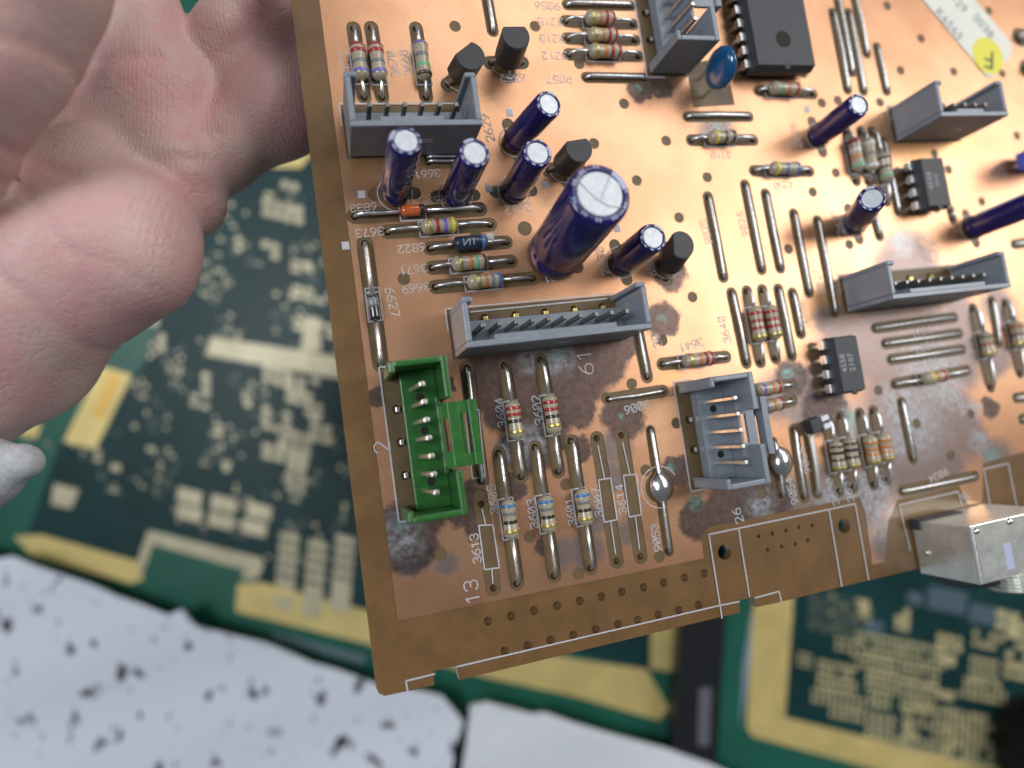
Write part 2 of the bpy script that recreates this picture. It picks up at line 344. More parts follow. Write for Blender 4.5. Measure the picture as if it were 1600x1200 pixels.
# --- horizontals left
axial('diode', (554,338), (750,327), ((627,331),(665,329)), .085, M_glass_red, [(.86, 'black', .26)], True, .24, .11, 'orange glass diode with a black end band', lead_r=.033, belly=False)
resistor((605,362.5), (766,351), (658,356), (716.5,353), [(.22,'gold'), (.42,'red'), (.63,'violet'), (.84,'yellow')])
axial('diode', (672,388.5), (791,378.5), ((710,383),(759,380)), .115, M_navy, [(.92, 'blue', .14)], False, .22, .12, 'fat navy diode marked with white letters', belly=False)
resistor((675,418.5), (799,408.5), (706,414), (763,410), [(.22,'gold'), (.50,'orange'), (.66,'green'), (.88,'brown')])
resistor((680,448.5), (832.5,435), (730,444), (786.5,438.5), [(.30,'gold'), (.50,'orange'), (.68,'grey'), (.86,'blue')])
# --- verticals top left
RA = [(.10,'red'), (.27,'red'), (.55,'grey'), (.82,'violet')]
resistor((552.5,44), (569,152), (557,67), (565,124), RA)
resistor((580,43), (597,152), (585,67), (592,125), RA)
resistor((650,44), (666,152), (652.5,64), (660.5,125), [(.10,'violet'), (.40,'grey'), (.66,'green'), (.88,'brown')])
wire((759,-14), (770,49), .2, .036)
# --- top centre rows
wire((886,7.5), (986,9), .2, .036)
RT = [(.20,'gold'), (.46,'orange'), (.66,'red'), (.88,'red')]
resistor((884,33), (989,38), (915,31), (962,33), RT)
resistor((887,60), (992,63), (919,57.5), (966,60), RT)
resistor((889,85), (997.5,88), (921,83), (972,86), RT)
wire((916,121), (1007,122.5), .2, .036)
wire((1074,182.5), (1170,182.5), .2, .034)
resistor((1080,219), (1177,219), (1107,215.5), (1151,215.5), [(.25,'yellow'), (.55,'brown'), (.8,'black')])
resistor((1185,142), (1270,147), (1203,139), (1250,141), [(.30,'green'), (.55,'orange'), (.82,'red')])
resistor((1178,267), (1265,268), (1203,265), (1250,266), [(.2,'yellow'), (.5,'blue'), (.85,'blue')])
# --- long jumpers in the middle right
for A, B in (((1106,308),(1130,433)), ((1164,289),(1190,421)), ((1196,303),(1219,419)), ((1240,334),(1264,457)), ((1277,345),(1304,488)), ((1143,458),(1166,567)), ((1216,452),(1237,556)), ((1238,458),(1251,521)),
             ((1301,20),(1324,140)), ((1307,-10),(1331,113)), ((1326,20),(1349,142)), ((1334,-8),(1354,84)), ((1370,74),(1385,142)), ((996,517),(1011,589)), ((951,624),(1036,611)), ((1380,222),(1403,330)), ((1485,328),(1489,343)), ((1365,335),(1374,369)),
             ((1408,628),(1426,717)), ((1240,672),(1256,777)), ((1410,767),(1523,744)), ((1368,513),(1490,496)), ((1383,537),(1498,521)), ((1392,562),(1503,546)), ((1549,470),(1560,536)), ((669,253),(727,253)), ((668,246),(727,246)), ((1588,622),(1640,614)), ((1597,655),(1640,648)), ((1585,382),(1650,372))):
    wire(A, B, .215, .026, .045)
wire((1262,677), (1277,771), .2, .048, .06, M_flat)
for A, B in (((1143,458),(1166,567)), ((1238,458),(1251,521))): pass
R3R = [(.20,'red'), (.42,'red'), (.62,'red'), (.86,'gold')]
resistor((1167,455), (1188,566), (1177,479), (1189,534), R3R)
resistor((1191,453), (1212,560), (1201,477), (1213,530), R3R)
resistor((1035,569), (1134,557.5), (1067,567), (1116,561), [(.2,'gold'), (.5,'orange'), (.68,'red'), (.86,'red')])
resistor((1165,612), (1236,601), (1176,609), (1222,602), [(.3,'violet'), (.6,'orange'), (.8,'red')])
resistor((1168,640), (1238,626), (1180,637), (1224,629), [(.3,'violet'), (.6,'orange'), (.85,'red')])
RD = [(.18,'brown'), (.38,'black'), (.60,'brown'), (.86,'gold')]; RO = [(.25,'orange'), (.46,'orange'), (.62,'orange'), (.86,'gold')]
resistor((1291,655), (1311,768), (1299,690), (1308,739), RD)
resistor((1312,650), (1333,762), (1320,685), (1330,735), RD)
resistor((1343,646), (1365,757), (1352,681), (1362,729), RO)
resistor((1364,642), (1386,750), (1373,677), (1382,724), RO)
resistor((1398,600), (1510,579), (1443,597), (1480,588), [(.3,'yellow'), (.5,'orange'), (.75,'red')])
resistor((1520,482), (1548,605), (1527,520), (1540,560), [(.2,'brown'), (.5,'red'), (.8,'gold')])
resistor((1570,474), (1594,583), (1577,503), (1589,545), [(.2,'red'), (.5,'brown'), (.8,'gold')])
resistor((1322,205), (1338,283), (1326,215), (1335,268), [(.15,'red'), (.4,'white'), (.6,'orange'), (.85,'green')])
resistor((1345,205), (1358,285), (1349,215), (1357,268), [(.2,'white'), (.5,'grey'), (.85,'white')])
resistor((1362,205), (1385,315), (1369,240), (1380,285), [(.2,'black'), (.5,'brown'), (.8,'green')])
# --- soldered wire ends
def solder_wire(A, B, blob, rb, ring):
    o = wire(A, B, .17, .03)
    c = at(*blob); VOID.append(circle(c, rb*1.35, 20))
    bm = bmesh.new(); prof = [(rb, 0), (rb*.97, rb*.25), (rb*.85, rb*.5), (rb*.62, rb*.72), (rb*.3, rb*.86), (.01, rb*.9)]
    lathe(bm, prof, 24)
    a, b = at(*A), at(*B); ax = (b - a).normalized()
    for v in bm.verts:
        s = v.co.x*ax.x + v.co.y*ax.y; n = -v.co.x*ax.y + v.co.y*ax.x
        k = 1.25 + .35*math.exp(-(n/(.4*rb))**2)*abs(s)/rb; v.co.x, v.co.y = s*k*ax.x - n*ax.y, s*k*ax.y + n*ax.x
    obj('solder_blob', bm, M_solder, board, (c.x, c.y, -CU), 0, smooth=True)
    if ring: P = circle(c, rb*1.75, 40); ribbon(silk2, [P[k] for k in range(3, 32)], .018, SZ)
solder_wire((1016,672), (1045,862), (1031,761), .19, True)
solder_wire((1208,690), (1222,775), (1218,722), .20, False)
# --- electrolytic capacitors
def capacitor(base, top, h, R, label=None, big=False, txt='47', stripe=1.2, txtrot=-1.2):
    b = at(*base); t = at(*top, h); v = Vector((t.x - b.x, t.y - b.y, h)); H = v.length
    q = Vector((0, 0, 1)).rotation_difference(v.normalized())
    mw = Matrix.Translation((b.x, b.y, .03)) @ q.to_matrix().to_4x4()
    r2 = .71 if not big else .72
    prof = [(R*.86, 0), (R*.97, .02), (R, .05), (R, H*.10), (R*.945, H*.125), (R*.945, H*.14), (R, H*.165), (R, H*.5), (R, H-.08), (R*.985, H-.045), (R*.94, H-.015), (R*.86, H), (R*r2, H+.002), (R*(r2-.02), H-.02)]
    bm = bmesh.new(); lathe(bm, prof, 40)
    o = obj('electrolytic_capacitor', bm, M_bluesleeve, board, mw=mw, label=label, smooth=True)
    bm = bmesh.new(); lathe(bm, [(R*(r2-.015), H-.018), (R*(r2-.015), H-.006), (R*(r2-.06), H-.003), (.01, H-.003)], 36)
    obj('metal_top', bm, M_captop, o)
    # pale stripe down the sleeve and over the rim
    bm = bmesh.new(); n = 7; rows = []
    for (rr, z) in [(R, H*.17), (R, H*.5), (R, H-.08), (R*.985, H-.045), (R*.94, H-.015), (R*.86, H), (R*(r2+.02), H+.003)]:
        rows.append([bm.verts.new(((rr+.004)*math.cos(stripe + (k-3)*.13), (rr+.004)*math.sin(stripe + (k-3)*.13), z + (.003 if z > H-.05 else 0))) for k in range(n)])
    for A, B in zip(rows, rows[1:]):
        for k in range(n-1): bm.faces.new((A[k], A[k+1], B[k+1], B[k]))
    obj('pale_stripe', bm, M_capprint, o)
    bm = bmesh.new()
    def wrap(off, zc):
        def f(c): a = off + c.y / R; return Vector(((R+.004)*math.cos(a), (R+.004)*math.sin(a), zc + c.x))
        return f
    sz = .19 if not big else .28
    text_bm(bm, txt, sz, wrap(txtrot, H*.58))
    text_bm(bm, '85°C', sz*.6, wrap(txtrot + .75, H*.6)); text_bm(bm, '85°C', sz*.6, wrap(txtrot + 3.4, H*.6))
    obj('printed_lettering', bm, M_capred if big else M_capprint, o)
    bm = bmesh.new()                                     # short marks printed on the rim
    for k in range(7 if not big else 9):
        a = stripe + .9 + k*.62 + random.uniform(-.1, .1)
        for j in range(2):
            aa = a + j*.13; P = [(R*.80, H+.004), (R*.90, H-.004)]
            n_ = Vector((-math.sin(aa), math.cos(aa), 0))*.012
            p0 = Vector((P[0][0]*math.cos(aa), P[0][0]*math.sin(aa), P[0][1]+.004)); p1 = Vector((P[1][0]*math.cos(aa), P[1][0]*math.sin(aa), P[1][1]+.006))
            bm.faces.new([bm.verts.new(x) for x in (p0-n_, p1-n_, p1+n_, p0+n_)])
    rp = obj('rim_print', bm, M_capprint, o); rp['kind'] = 'stuff'
    if big:
        bm = bmesh.new(); z = H
        for P in ([(.02,-.10),(.10,.28)], [(.30,-.10),(.16,-.13),(.02,-.10),(-.12,-.03),(-.29,.09)]):
            tube(bm, [(x*R/.43*1.0, y*R/.43, z-.001) for x, y in P], .013, 6)
        ro = obj('vent_score', bm, M_captop, o); ro.rotation_euler = (0, 0, -.35)
    for s in (-1, 1):
        bm = bmesh.new(); tube(bm, [(s*R*.45, 0, -.2), (s*R*.45, 0, .03)], .03, 8); obj('lead', bm, M_lead, o)
    return o
def lobes(c, d, wd=.2):          # bare patch with two ears under a capacitor
    VOID.append(capsule(Vector(c) - d, Vector(c) + d, wd))
CAPS = [((617,303),(634,221),1.40,.222,'first blue capacitor of the row by the grey connector','25V 47μF', 2.7), ((712,306),(741,240),1.38,.222,'middle blue capacitor of the row by the grey connector','35V', 1.9), ((803,222),(857,164),1.2,.208,'blue capacitor with its foot behind another','50V', 1.2), ((803,299),(839,240),1.25,.222,'blue capacitor between a transistor and the largest capacitor','35V', 0.1),
        ((866,398),(936,304),2.1,.435,'largest navy capacitor with a scored silver top','F1', .5), ((970,410),(1019,372),1.15,.225,'blue capacitor right of the largest one','35V', .9), ((1277,214),(1340,165),1.05,.21,None,'50V', 1.2), ((1334,350),(1361,311),1.1,.225,None,'50V', 1.6), ((1517,357),(1612,318),1.1,.225,'blue capacitor leaning out of the right of the picture','50V', 2.0)]
for i, (b, t, h, R, lab, tx, st) in enumerate(CAPS):
    capacitor(b, t, h, R, lab, big=(i == 4), txt=tx, stripe=st)
    c = at(*b)
    if i == 4: dot(820, 357, .12); dot(902, 417, .11)
    else:
        d = Vector((.30, 0)) if i in (0, 1, 3) else Vector((.06, -.30)); lobes(c, d, .2); VOID.append(circle(c + d*1.0, .10)); VOID.append(circle(c - d, .10))
        ribbon(silk2, circle(c, R*1.18, 36) + circle(c, R*1.18, 36)[:1], .016, SZ)
for px, py in ((565,304),(764,294),(852,289),(722,317),(540,384),(766,370),(964,357),(796,176),(1261,171)):
    c = at(px, py); P = [c + Vector((i*.055, j*.06)) for i, j in ((-1,-1),(1,-1),(1,1),(-1,1))]
    silk.faces.new([silk.verts.new((p.x, p.y, SZ + .002)) for p in P])
# --- transistors
def transistor(base, top, h, flat, R=.235):
    b = at(*base); t = at(*top, h); bm = bmesh.new()
    P = [(R*math.cos(a), R*math.sin(a)) for a in [flat + .85 + k*(2*PI-1.7)/22 for k in range(23)]]
    lo = [bm.verts.new((x, y, .16)) for x, y in P]; hi = [bm.verts.new((x*.97 + t.x - b.x, y*.97 + t.y - b.y, h)) for x, y in P]
    bm.faces.new(lo[::-1]); bm.faces.new(hi)
    for i in range(23): bm.faces.new((lo[i], lo[(i+1) % 23], hi[(i+1) % 23], hi[i]))
    bmesh.ops.bevel(bm, geom=[e for e in bm.edges if all(v in hi for v in e.verts)], offset=.012, segments=2, affect='EDGES')
    o = obj('transistor', bm, M_black, board, (b.x, b.y, 0))
    n = Vector((math.cos(flat), math.sin(flat))); s = Vector((-n.y, n.x))
    for k in (-1, 0, 1):
        p = s*k*.13 - n*(.0 if k else .03); q = s*k*.26 - n*(.0 if k else .22)
        bm = bmesh.new(); tube(bm, [(p.x, p.y, .2), (p.x, p.y, .14), (q.x, q.y, .06), (q.x, q.y, -.12)], .026, 6); obj('leg', bm, M_lead, o, smooth=True)
        VOID.append(capsule(b, b + q*1.05, .24)); HOLE.append(circle(b + q, .05, 10))
    P = circle(b, R*1.12, 36); ribbon(silk2, P[20:34] if flat > 0 else P[:18], .014, SZ)
transistor((719,118), (735,87), .68, 2.2); transistor((791,98), (806,55), .70, 1.6, .23)
transistor((880,262), (905,232), .72, 1.7, .225); transistor((1040,412), (1065,382), .70, 3.0, .23)
# --- integrated circuits: (x0, x1, y0, y1) on the board, legs down both long sides
def dip(x0, x1, y0, y1, z0, z1, n, spread, lines, dotpx=None, label=None, yoff=0):
    cx, cy = (x0+x1)/2, (y0+y1)/2; bm = bmesh.new(); hx, hy = (x1-x0)/2, (y1-y0)/2; zm = (z0+z1)/2; d = .035
    ring = lambda k, z: [bm.verts.new((i*(hx-k), j*(hy-k), z)) for i, j in ((-1,-1),(1,-1),(1,1),(-1,1))]
    A = [ring(d, z0), ring(0, zm-.012), ring(0, zm+.012), ring(d, z1)]
    bm.faces.new(A[0][::-1]); bm.faces.new(A[3])
    for p, q in zip(A, A[1:]):
        for k in range(4): bm.faces.new((p[k], p[(k+1) % 4], q[(k+1) % 4], q[k]))
    o = obj('integrated_circuit', bm, M_ictop, board, (cx, cy, 0), label=label)
    bm = bmesh.new(); lathe(bm, [(.06, z1-.03), (.06, z1+.003), (.045, z1+.003), (.04, z1-.008), (.001, z1-.008)], 16)
    me = None
    for v in bm.verts: v.co.y += -hy + .02 if True else 0
    obj('end_notch', bm, M_black, o)
    lm = bpy.data.meshes.new('leg'); bm = bmesh.new()
    box(bm, -.05, .075, -.07, .07, zm-.015, zm+.015); box(bm, -.08, -.05, -.07, .07, .16, zm+.015); box(bm, -.08, -.05, -.027, .027, -.12, .16)
    bmesh.ops.recalc_face_normals(bm, faces=bm.faces); bm.to_mesh(lm); bm.free(); lm.materials.append(M_lead)
    for s in (-1, 1):
        for k in range(n):
            y = (k - (n-1)/2)*.254 + yoff
            l = obj('leg', lm, None, o, (s*(hx + .02), y, 0), 0 if s < 0 else PI)
            VOID.append(circle((cx + s*(hx+.085), cy + y), .10, 12))
    bm = bmesh.new()
    for i, (s, size) in enumerate(lines):
        text_bm(bm, s, size, Matrix.Translation((-.05 + i*size*1.05 - (len(lines)-1)*size*.5, .02, z1+.003)) @ Matrix.Rotation(PI/2, 4, 'Z'))
    if lines: obj('printed_lettering', bm, M_icprint, o)
    else: bm.free()
    if dotpx:
        q = at(*dotpx, z1); bm = bmesh.new(); lathe(bm, [(.155, z1-.01), (.155, z1+.002), (.001, z1+.002)], 28)
        obj('mould_mark', bm, M_hole, o, (q.x - cx, q.y - cy, 0))
    return o
dip(7.60, 8.86, 9.07, 12.2, .08, .44, 12, 1.52, [], (1224,61), 'large black chip at the top edge', yoff=-.02)
dip(10.78, 11.36, 6.38, 7.36, .08, .42, 4, .76, [('4558', .17), ('2043', .13)], None, 'small black chip right of the standing capacitor')
dip(8.15, 8.68, 3.22, 4.22, .08, .42, 4, .76, [('4558', .16), ('2107', .16)], None, 'small black chip in the corroded area')
# --- shrouded pin headers
def header(org, rot, n, pitch, L, Wd, H, m, latch, label, floor_b=.2, pin_b=.34, pin_h=.95, pinmat=None, windows=True):
    # local x runs from the open side to the tall wall, local y along the pins
    t = .085; bm = bmesh.new()
    box(bm, floor_b, Wd - t - .002, t, L - t, .03, .25, .012)                         # floor
    for y0 in (0, L - t): box(bm, t*.9, Wd - t, y0, y0 + t, .03, H, .022)            # end walls
    for y0, y1 in ((0, .17), (L - .17, L)): box(bm, 0, t, y0, y1, .03, H, .03)        # return lips
    yc = L / 2
    if latch:
        box(bm, Wd - t, Wd, 0, .60, .03, H, .014); box(bm, Wd - t, Wd, L - .58, L, .03, H, .014)
        box(bm, Wd - t - .10, Wd - t - .04, .56, L - .54, .03, .62, .012)
        px0, px1, y0, y1 = Wd - t - .10, Wd + .36, yc - .46, yc + .46; z0, z1 = .64, .70
        box(bm, px0, px0 + .05, y0 + .03, y1 - .03, z0, z1, .008); box(bm, px0 + .14, px0 + .30, y0, y1, z0, z1, .008); box(bm, px0 + .43, px1, y0, y1, z0 - .1, z1 + .03, .01)
        for a, b, k in ((px0 + .04, px0 + .15, .23), (px0 + .29, px0 + .44, .18)):
            box(bm, a, b, y0 + .004, y0 + k, z0 + .003, z1 - .003); box(bm, a, b, y1 - k, y1 - .004, z0 + .003, z1 - .003)
        if m is M_green: box(bm, px0 + .30, px0 + .36, y0 + .1, y1 - .1, z0 - .12, z1 - .05)
    else:
        box(bm, Wd - t, Wd, 0, L, .03, H, .014); box(bm, Wd - t - .07, Wd - t + .004, .42, L - .55, .2, H - .03, .01)
    o = obj('pin_header', bm, m, board, (org[0], org[1], 0), rot, label)
    pm = bpy.data.meshes.new('pin'); b2 = bmesh.new(); box(b2, -.036, .036, -.03, .03, -.12, pin_h, .010)
    for v in b2.verts: v.co.x += max(0, v.co.z) * (.085 if latch else 0)
    b2.to_mesh(pm); b2.free(); pm.materials.append(pinmat or M_pin)
    gm = bpy.data.meshes.new('socket'); b2 = bmesh.new(); lathe(b2, [(.062, .2), (.062, .2535), (.001, .2535)], 14); b2.to_mesh(gm); b2.free(); gm.materials.append(M_hole)  # flat dark disc, the shade of a hole painted on the floor
    sm = bpy.data.meshes.new('solder_stub'); b2 = bmesh.new(); box(b2, -.03, .03, -.04, .04, -.1, .05, .008); b2.to_mesh(sm); b2.free(); sm.materials.append(M_gold if not latch else M_pin)
    y = (L - (n-1)*pitch) / 2; R2 = Matrix.Rotation(rot, 2)
    def loc2b(x, yy): return Vector(org) + R2 @ Vector((x, yy))
    for k in range(n):
        p = obj('pin', pm, None, o, (pin_b, y + k*pitch, 0))
        if k % 2: obj('solder_stub', sm, None, o, (floor_b - .06, y + k*pitch, 0)); HOLE.append(circle(loc2b(floor_b - .07, y + k*pitch), .07, 10))
        if latch and k in (1, n-4, n-2): obj('floor_hole', gm, None, o, (pin_b + .13, y + (k+.5)*pitch - .25*(k == 1) , 0))
    VOID.append([tuple(loc2b(x, yy)) for x, yy in ((-.03, -.03), (Wd + .02, -.03), (Wd + .02, L + .03), (-.03, L + .03))])
    q = [loc2b(x, yy) for x, yy in ((.3, -.05), (-.05, -.05), (-.05, L + .05), (.3, L + .05))]; ribbon(silk, q, .02, SZ)
    if windows and not latch:
        bm = bmesh.new(); box(bm, Wd - .002, Wd + .006, yc + .1, yc + .26, .45, .56); obj('window_slot', bm, M_captop, o)
    return o
header((.585, 2.38), 0, 7, .2425, 2.17, .80, .95, M_green, True, 'green shrouded pin header with a latch', .20, .33, .98)
header((5.30, 2.06), 0, 5, .2475, 1.72, .76, 1.0, M_grey, True, 'grey latched pin header by the solder blob', .20, .32, .98)
header((5.74, 9.16), 0, 8, .2475, 2.5, .78, 1.0, M_grey, True, 'grey latched pin header at the top edge', .20, .32, .98)
header((1.68, 5.33), -PI/2, 10, .2475, 2.83, .72, .98, M_grey, False, 'long grey pin header above the number 61', .22, .40, .85, M_darkpin)
header((.50, 8.60), -PI/2, 6, .2475, 1.86, .80, .98, M_grey, False, 'grey pin header behind a row of blue capacitors', .22, .42, .85, M_darkpin)
header((10.78, 8.52), -PI/2, 5, .2475, 1.60, .68, 1.0, M_grey, False, 'grey pin header below the cream sticker', .22, .38, .85, M_darkpin)
header((8.93, 5.32), -PI/2, 9, .2475, 2.62, .66, 1.04, M_grey, False, 'grey pin header above four jumper wires', .22, .36, .85, M_darkpin)
# --- blue bead, blue box, small chip part
c = at(1121, 112, .5); bm = bmesh.new(); lathe(bm, [(.001, 0), (.08, .05), (.22, .14), (.33, .30), (.37, .46), (.33, .64), (.22, .78), (.09, .85), (.001, .86)], 28, capends=False)
for v in bm.verts: v.co.y *= .40; v.co.x *= .9
o = obj('bead_capacitor', bm, M_bead, board, (c.x, c.y, .14), PI/2 + .12, 'blue dipped bead capacitor by the large chip', smooth=True)
for s in (-1, 1):
    bm = bmesh.new(); tube(bm, [(s*.14, 0, .2), (s*.16, 0, 0), (s*.16, 0, -.25)], .03, 6); obj('lead', bm, M_lead, o)
q = [at(*p) for p in ((1072,100),(1133,90),(1148,164),(1083,168))]; VOID.append([tuple(p) for p in q])
c = at(1583, 268); bm = bmesh.new(); box(bm, -.05, .75, -.05, .30, .12, .95, .03); o = obj('box_capacitor', bm, M_bluebox, board, (c.x, c.y, 0), label='bright blue box capacitor at the right edge')
bm = bmesh.new(); tube(bm, [(.1, .1, .14), (.1, .1, -.1)], .03, 6); obj('lead', bm, M_lead, o)
c = at(1264, 665); bm = bmesh.new(); box(bm, -.13, .13, -.12, .12, .02, .22, .02); o = obj('chip_part', bm, M_black, board, (c.x, c.y, 0), .2, 'tiny black part with white ends in the corroded area')
bm = bmesh.new(); box(bm, .10, .26, .02, .11, .03, .24, .01); obj('end_cap', bm, M_white, o); bm = bmesh.new(); box(bm, .10, .26, -.12, -.03, .03, .24, .01); obj('end_cap', bm, M_white, o)
for px, py in ((1588, 58), (1599, 108)):
    c = at(px, py); bm = bmesh.new(); lathe(bm, [(.12, 0), (.12, .1), (.05, .16), (.05, .3), (.001, .31)], 16); obj('solder_post', bm, M_lead, board, (c.x + .12, c.y, 0), smooth=True); VOID.append(circle((c.x + .1, c.y), .22))
# --- socket at the lower right
c0 = at(1421, 812); c1 = at(1430, 893)
bm = bmesh.new(); box(bm, 0, 1.75, c1.y - c0.y - .05, 0, .02, 1.15, .02)
jack = obj('socket_jack', bm, M_tin, board, (c0.x, c0.y, 0), label='silver metal socket at the lower right edge')
bm = bmesh.new(); lathe(bm, [(.50, 0), (.58, .02), (.58, .16), (.54, .20), (.40, .20), (.40, .05)], 36); bmesh.ops.rotate(bm, verts=bm.verts, cent=(0,0,0), matrix=Matrix.Rotation(PI/2, 3, 'X')); bmesh.ops.translate(bm, verts=bm.verts, vec=(.80, c1.y - c0.y - .05, .30)); obj('socket_ring', bm, M_black, jack, smooth=True)
bm = bmesh.new()
prof = []
for k in range(12): prof += [(.40 if k % 2 else .44, k*.03)]
lathe(bm, prof, 28, 'z'); bmesh.ops.rotate(bm, verts=bm.verts, cent=(0,0,0), matrix=Matrix.Rotation(PI/2, 3, 'X')); bmesh.ops.translate(bm, verts=bm.verts, vec=(1.15, c1.y - c0.y - .05, .78))
obj('threaded_collar', bm, M_tin, jack, smooth=False)
for x, y in ((.12, -.10), (.85, -.07)):
    bm = bmesh.new(); bmesh.ops.create_uvsphere(bm, u_segments=12, v_segments=8, radius=.06, matrix=Matrix.Translation((x, y, 1.14))); obj('dimple', bm, M_solder, jack, smooth=True)
bm = bmesh.new(); lathe(bm, [(.05, 0), (.055, .02), (.03, .05), (.001, .055)], 12); bmesh.ops.rotate(bm, verts=bm.verts, cent=(0,0,0), matrix=Matrix.Rotation(-PI/2, 3, 'Y')); bmesh.ops.translate(bm, verts=bm.verts, vec=(0.0, -.55, .25)); obj('rivet', bm, M_solder, jack, smooth=True)
bm = bmesh.new(); box(bm, -.012, .001, c1.y - c0.y - .03, c1.y - c0.y + .34, .10, 1.10, .006); obj('side_plate', bm, M_tin, jack)
bm = bmesh.new(); box(bm, -.05, .02, -.16, .02, .02, .22, .01); box(bm, .0, .9, .004, .02, .02, .30, .005); obj('black_flange', bm, M_black, jack)
bm = bmesh.new(); box(bm, .05, .055 + .03, c1.y - c0.y, -.02, 1.148, 1.158); box(bm, .10, 1.7, -.045, -.02, 1.148, 1.156); obj('folded_seam', bm, M_lead, jack)
bm = bmesh.new(); box(bm, .62, .78, c1.y - c0.y + .08, c1.y - c0.y + .50, 1.145, 1.1535); obj('punched_slot', bm, M_capprint, jack)
# --- cream sticker with the yellow dot
H_ = .006
q = [at(*p) for p in ((1400,-50),(1480,-50),(1579,68),(1580,85),(1548,122),(1540,120))]
bm = bmesh.new(); prism(bm, [tuple(p) for p in q], H_, H_ + .012); stick = obj('paper_sticker', bm, M_sticker, board, label='cream paper sticker stamped with figures')
c = at(1542, 88); bm = bmesh.new(); prism(bm, circle(c, .40, 40), H_ + .012, H_ + .02); obj('yellow_dot', bm, M_yellow, stick)
bm = bmesh.new(); a_ = math.atan2((at(1579,68) - at(1480,-50)).y, (at(1579,68) - at(1480,-50)).x)
def stick_text(s, px, py, size, rot, bmx): p = at(px, py); text_bm(bmx, s, size, Matrix.Translation((p.x, p.y, H_ + .0225)) @ Matrix.Rotation(rot, 4, 'Z'))
stick_text('K6565', 1482, 39, .30, a_, bm); stick_text('929', 1497, 6, .30, a_, bm); stick_text('0038', 1535, 42, .30, a_, bm)
for v in bm.verts: v.co.z = H_ + .0135
obj('stamped_figures', bm, M_ink, stick)
bm = bmesh.new(); stick_text('F', 1544, 93, .60, math.radians(164), bm); 
obj('stamped_letters', bm, M_inkblack, stick)
# --- round bare spots, drilled rows, holes
for p in ((711,41),(836,41),(905,100),(975,162),(1041,220),(928,224),(995,282),(1105,277),(1061,340),(1082,464),(1035,532),(631,436),(947,622),(884,757),(828,839),(688,865),(904,896),(1009,735),(1030,870),(1190,771),(987,600),(1057,661),(1386,9),(1439,60),(1545,17),(1407,110),(1490,112),(1566,115),(1284,161),(1375,160),(1309,157),(1589,212),(1482,265),(1306,270),(1534,315),(1327,382),(1232,389),(1372,610),(1432,662),(1517,647),(1485,712),(744,369),(1460,240),(1270,300)):
    dot(*p)
for p in ((763,971),(799,963),(835,954.5),(871,947),(906.5,939.5),(940,932.5),(972,925),(1006,918),(1037.5,911),(1070,903),(1101,896),(789,1018),(825,1009.6),(860.6,1001),(896,993),(931,984),(966,976),(997,969),(1029,961),(1061,954),(1092,946)):
    HOLE.append(circle(at(*p), .068, 14))
for p in ((1186,838),(1207.5,834),(1229,829),(1249,824),(1270,821),(1200,859),(1222,854),(1243.7,850),(1263,844.5)):
    HOLE.append(circle(at(*p), .035, 10))
for p in ((1133,863),(1320,822)): MOUNT.append([(x, y) for x, y in circle(at(*p), .125, 20)])
out_px = [(446,-70),(588,1076),(592,1084),(601,1088),(679,1071),(677,1049),(713,1041),(718,1063),(1157,957),(1155,938),(1180,933),(1183,949),(1222,940.5),(1316,917),(1418,893),(1760,811),(1700,-110)]
cop_px = [(490,-70),(621.4,970),(1100,872.5),(1095,836),(1108,823),(1343,776),(1352,800),(1363,882),(1382,878),(1388,815),(1402,781),(1498,759),(1512,788),(1535,786),(1536,724),(1600,706),(1720,690),(1700,-100)]
outl = [tuple(at(*p)) for p in out_px]
bm = sheet(outl, HOLE + MOUNT, -CU, -.075 - CU); obj('laminate', bm, M_sub, board)
bm = sheet(outl, MOUNT, -.0755 - CU, -.165 - CU, True); obj('laminate', bm, M_sub, board)
bm = sheet([tuple(at(*p)) for p in cop_px], HOLE, -CU + .002, -CU - .001); obj('etched_floor', bm, M_floor, board)
cop = sheet([tuple(at(*p)) for p in cop_px], VOID, 0, -CU); obj('copper_foil', cop, M_copper, board)
# --- printing
LW = .02
for P in ([(1107.5,835),(1295,796),(1315,916)], [(1107.5,835),(1128,966)], [(1153.7,825),(1171,932)], [(1295,796),(1336,787),(1357,906)], [(714,1041.6),(1124,946)], [(634,1064),(679,1053)], [(634,1064),(637,1080)], [(1155,940),(1124,946)], [(1180,934),(1217,924),(1221,941)],
          [(1405,789),(1497,768),(1503,790)], [(1405,789),(1422,860)], [(1537,733),(1575,724),(1588,790)], [(1537,733),(1547,792)], [(735,487.5),(948,466.5)], [(1095,183),(1090,183)]):
    ribbon(silk, [at(*p) for p in P], .022, SZ)
for s, x, y, r, h in (('3604',782,645,90,13),('3602',840,641,90,13),('3605',770,780,90,13),('3603',832,803,90,13),('3601',891,800,90,12),('3607',933,785,90,13),('3614',970,780,90,13),('3613',743,857,90,13),('13',737,925,90,22),('2',597,699,90,24),('61',914,566,90,23),('9053',1025,840,90,12),('9006',995,636,188,12),('3641',1080,539,188,12),('3640',1132,515,97,12),('30',1026,532,97,13),
                      ('9055',1257,719,97,12),('9054',1237,767,97,12),('3630',1301,768,97,12),('3631',1324,763,97,12),('3632',1352,758,97,12),('3633',1378,752,97,12),('26',1153,806,100,14),('62',1450,390,100,26),('5',1509,777,30,16)):
    number(s, x, y, r, h)
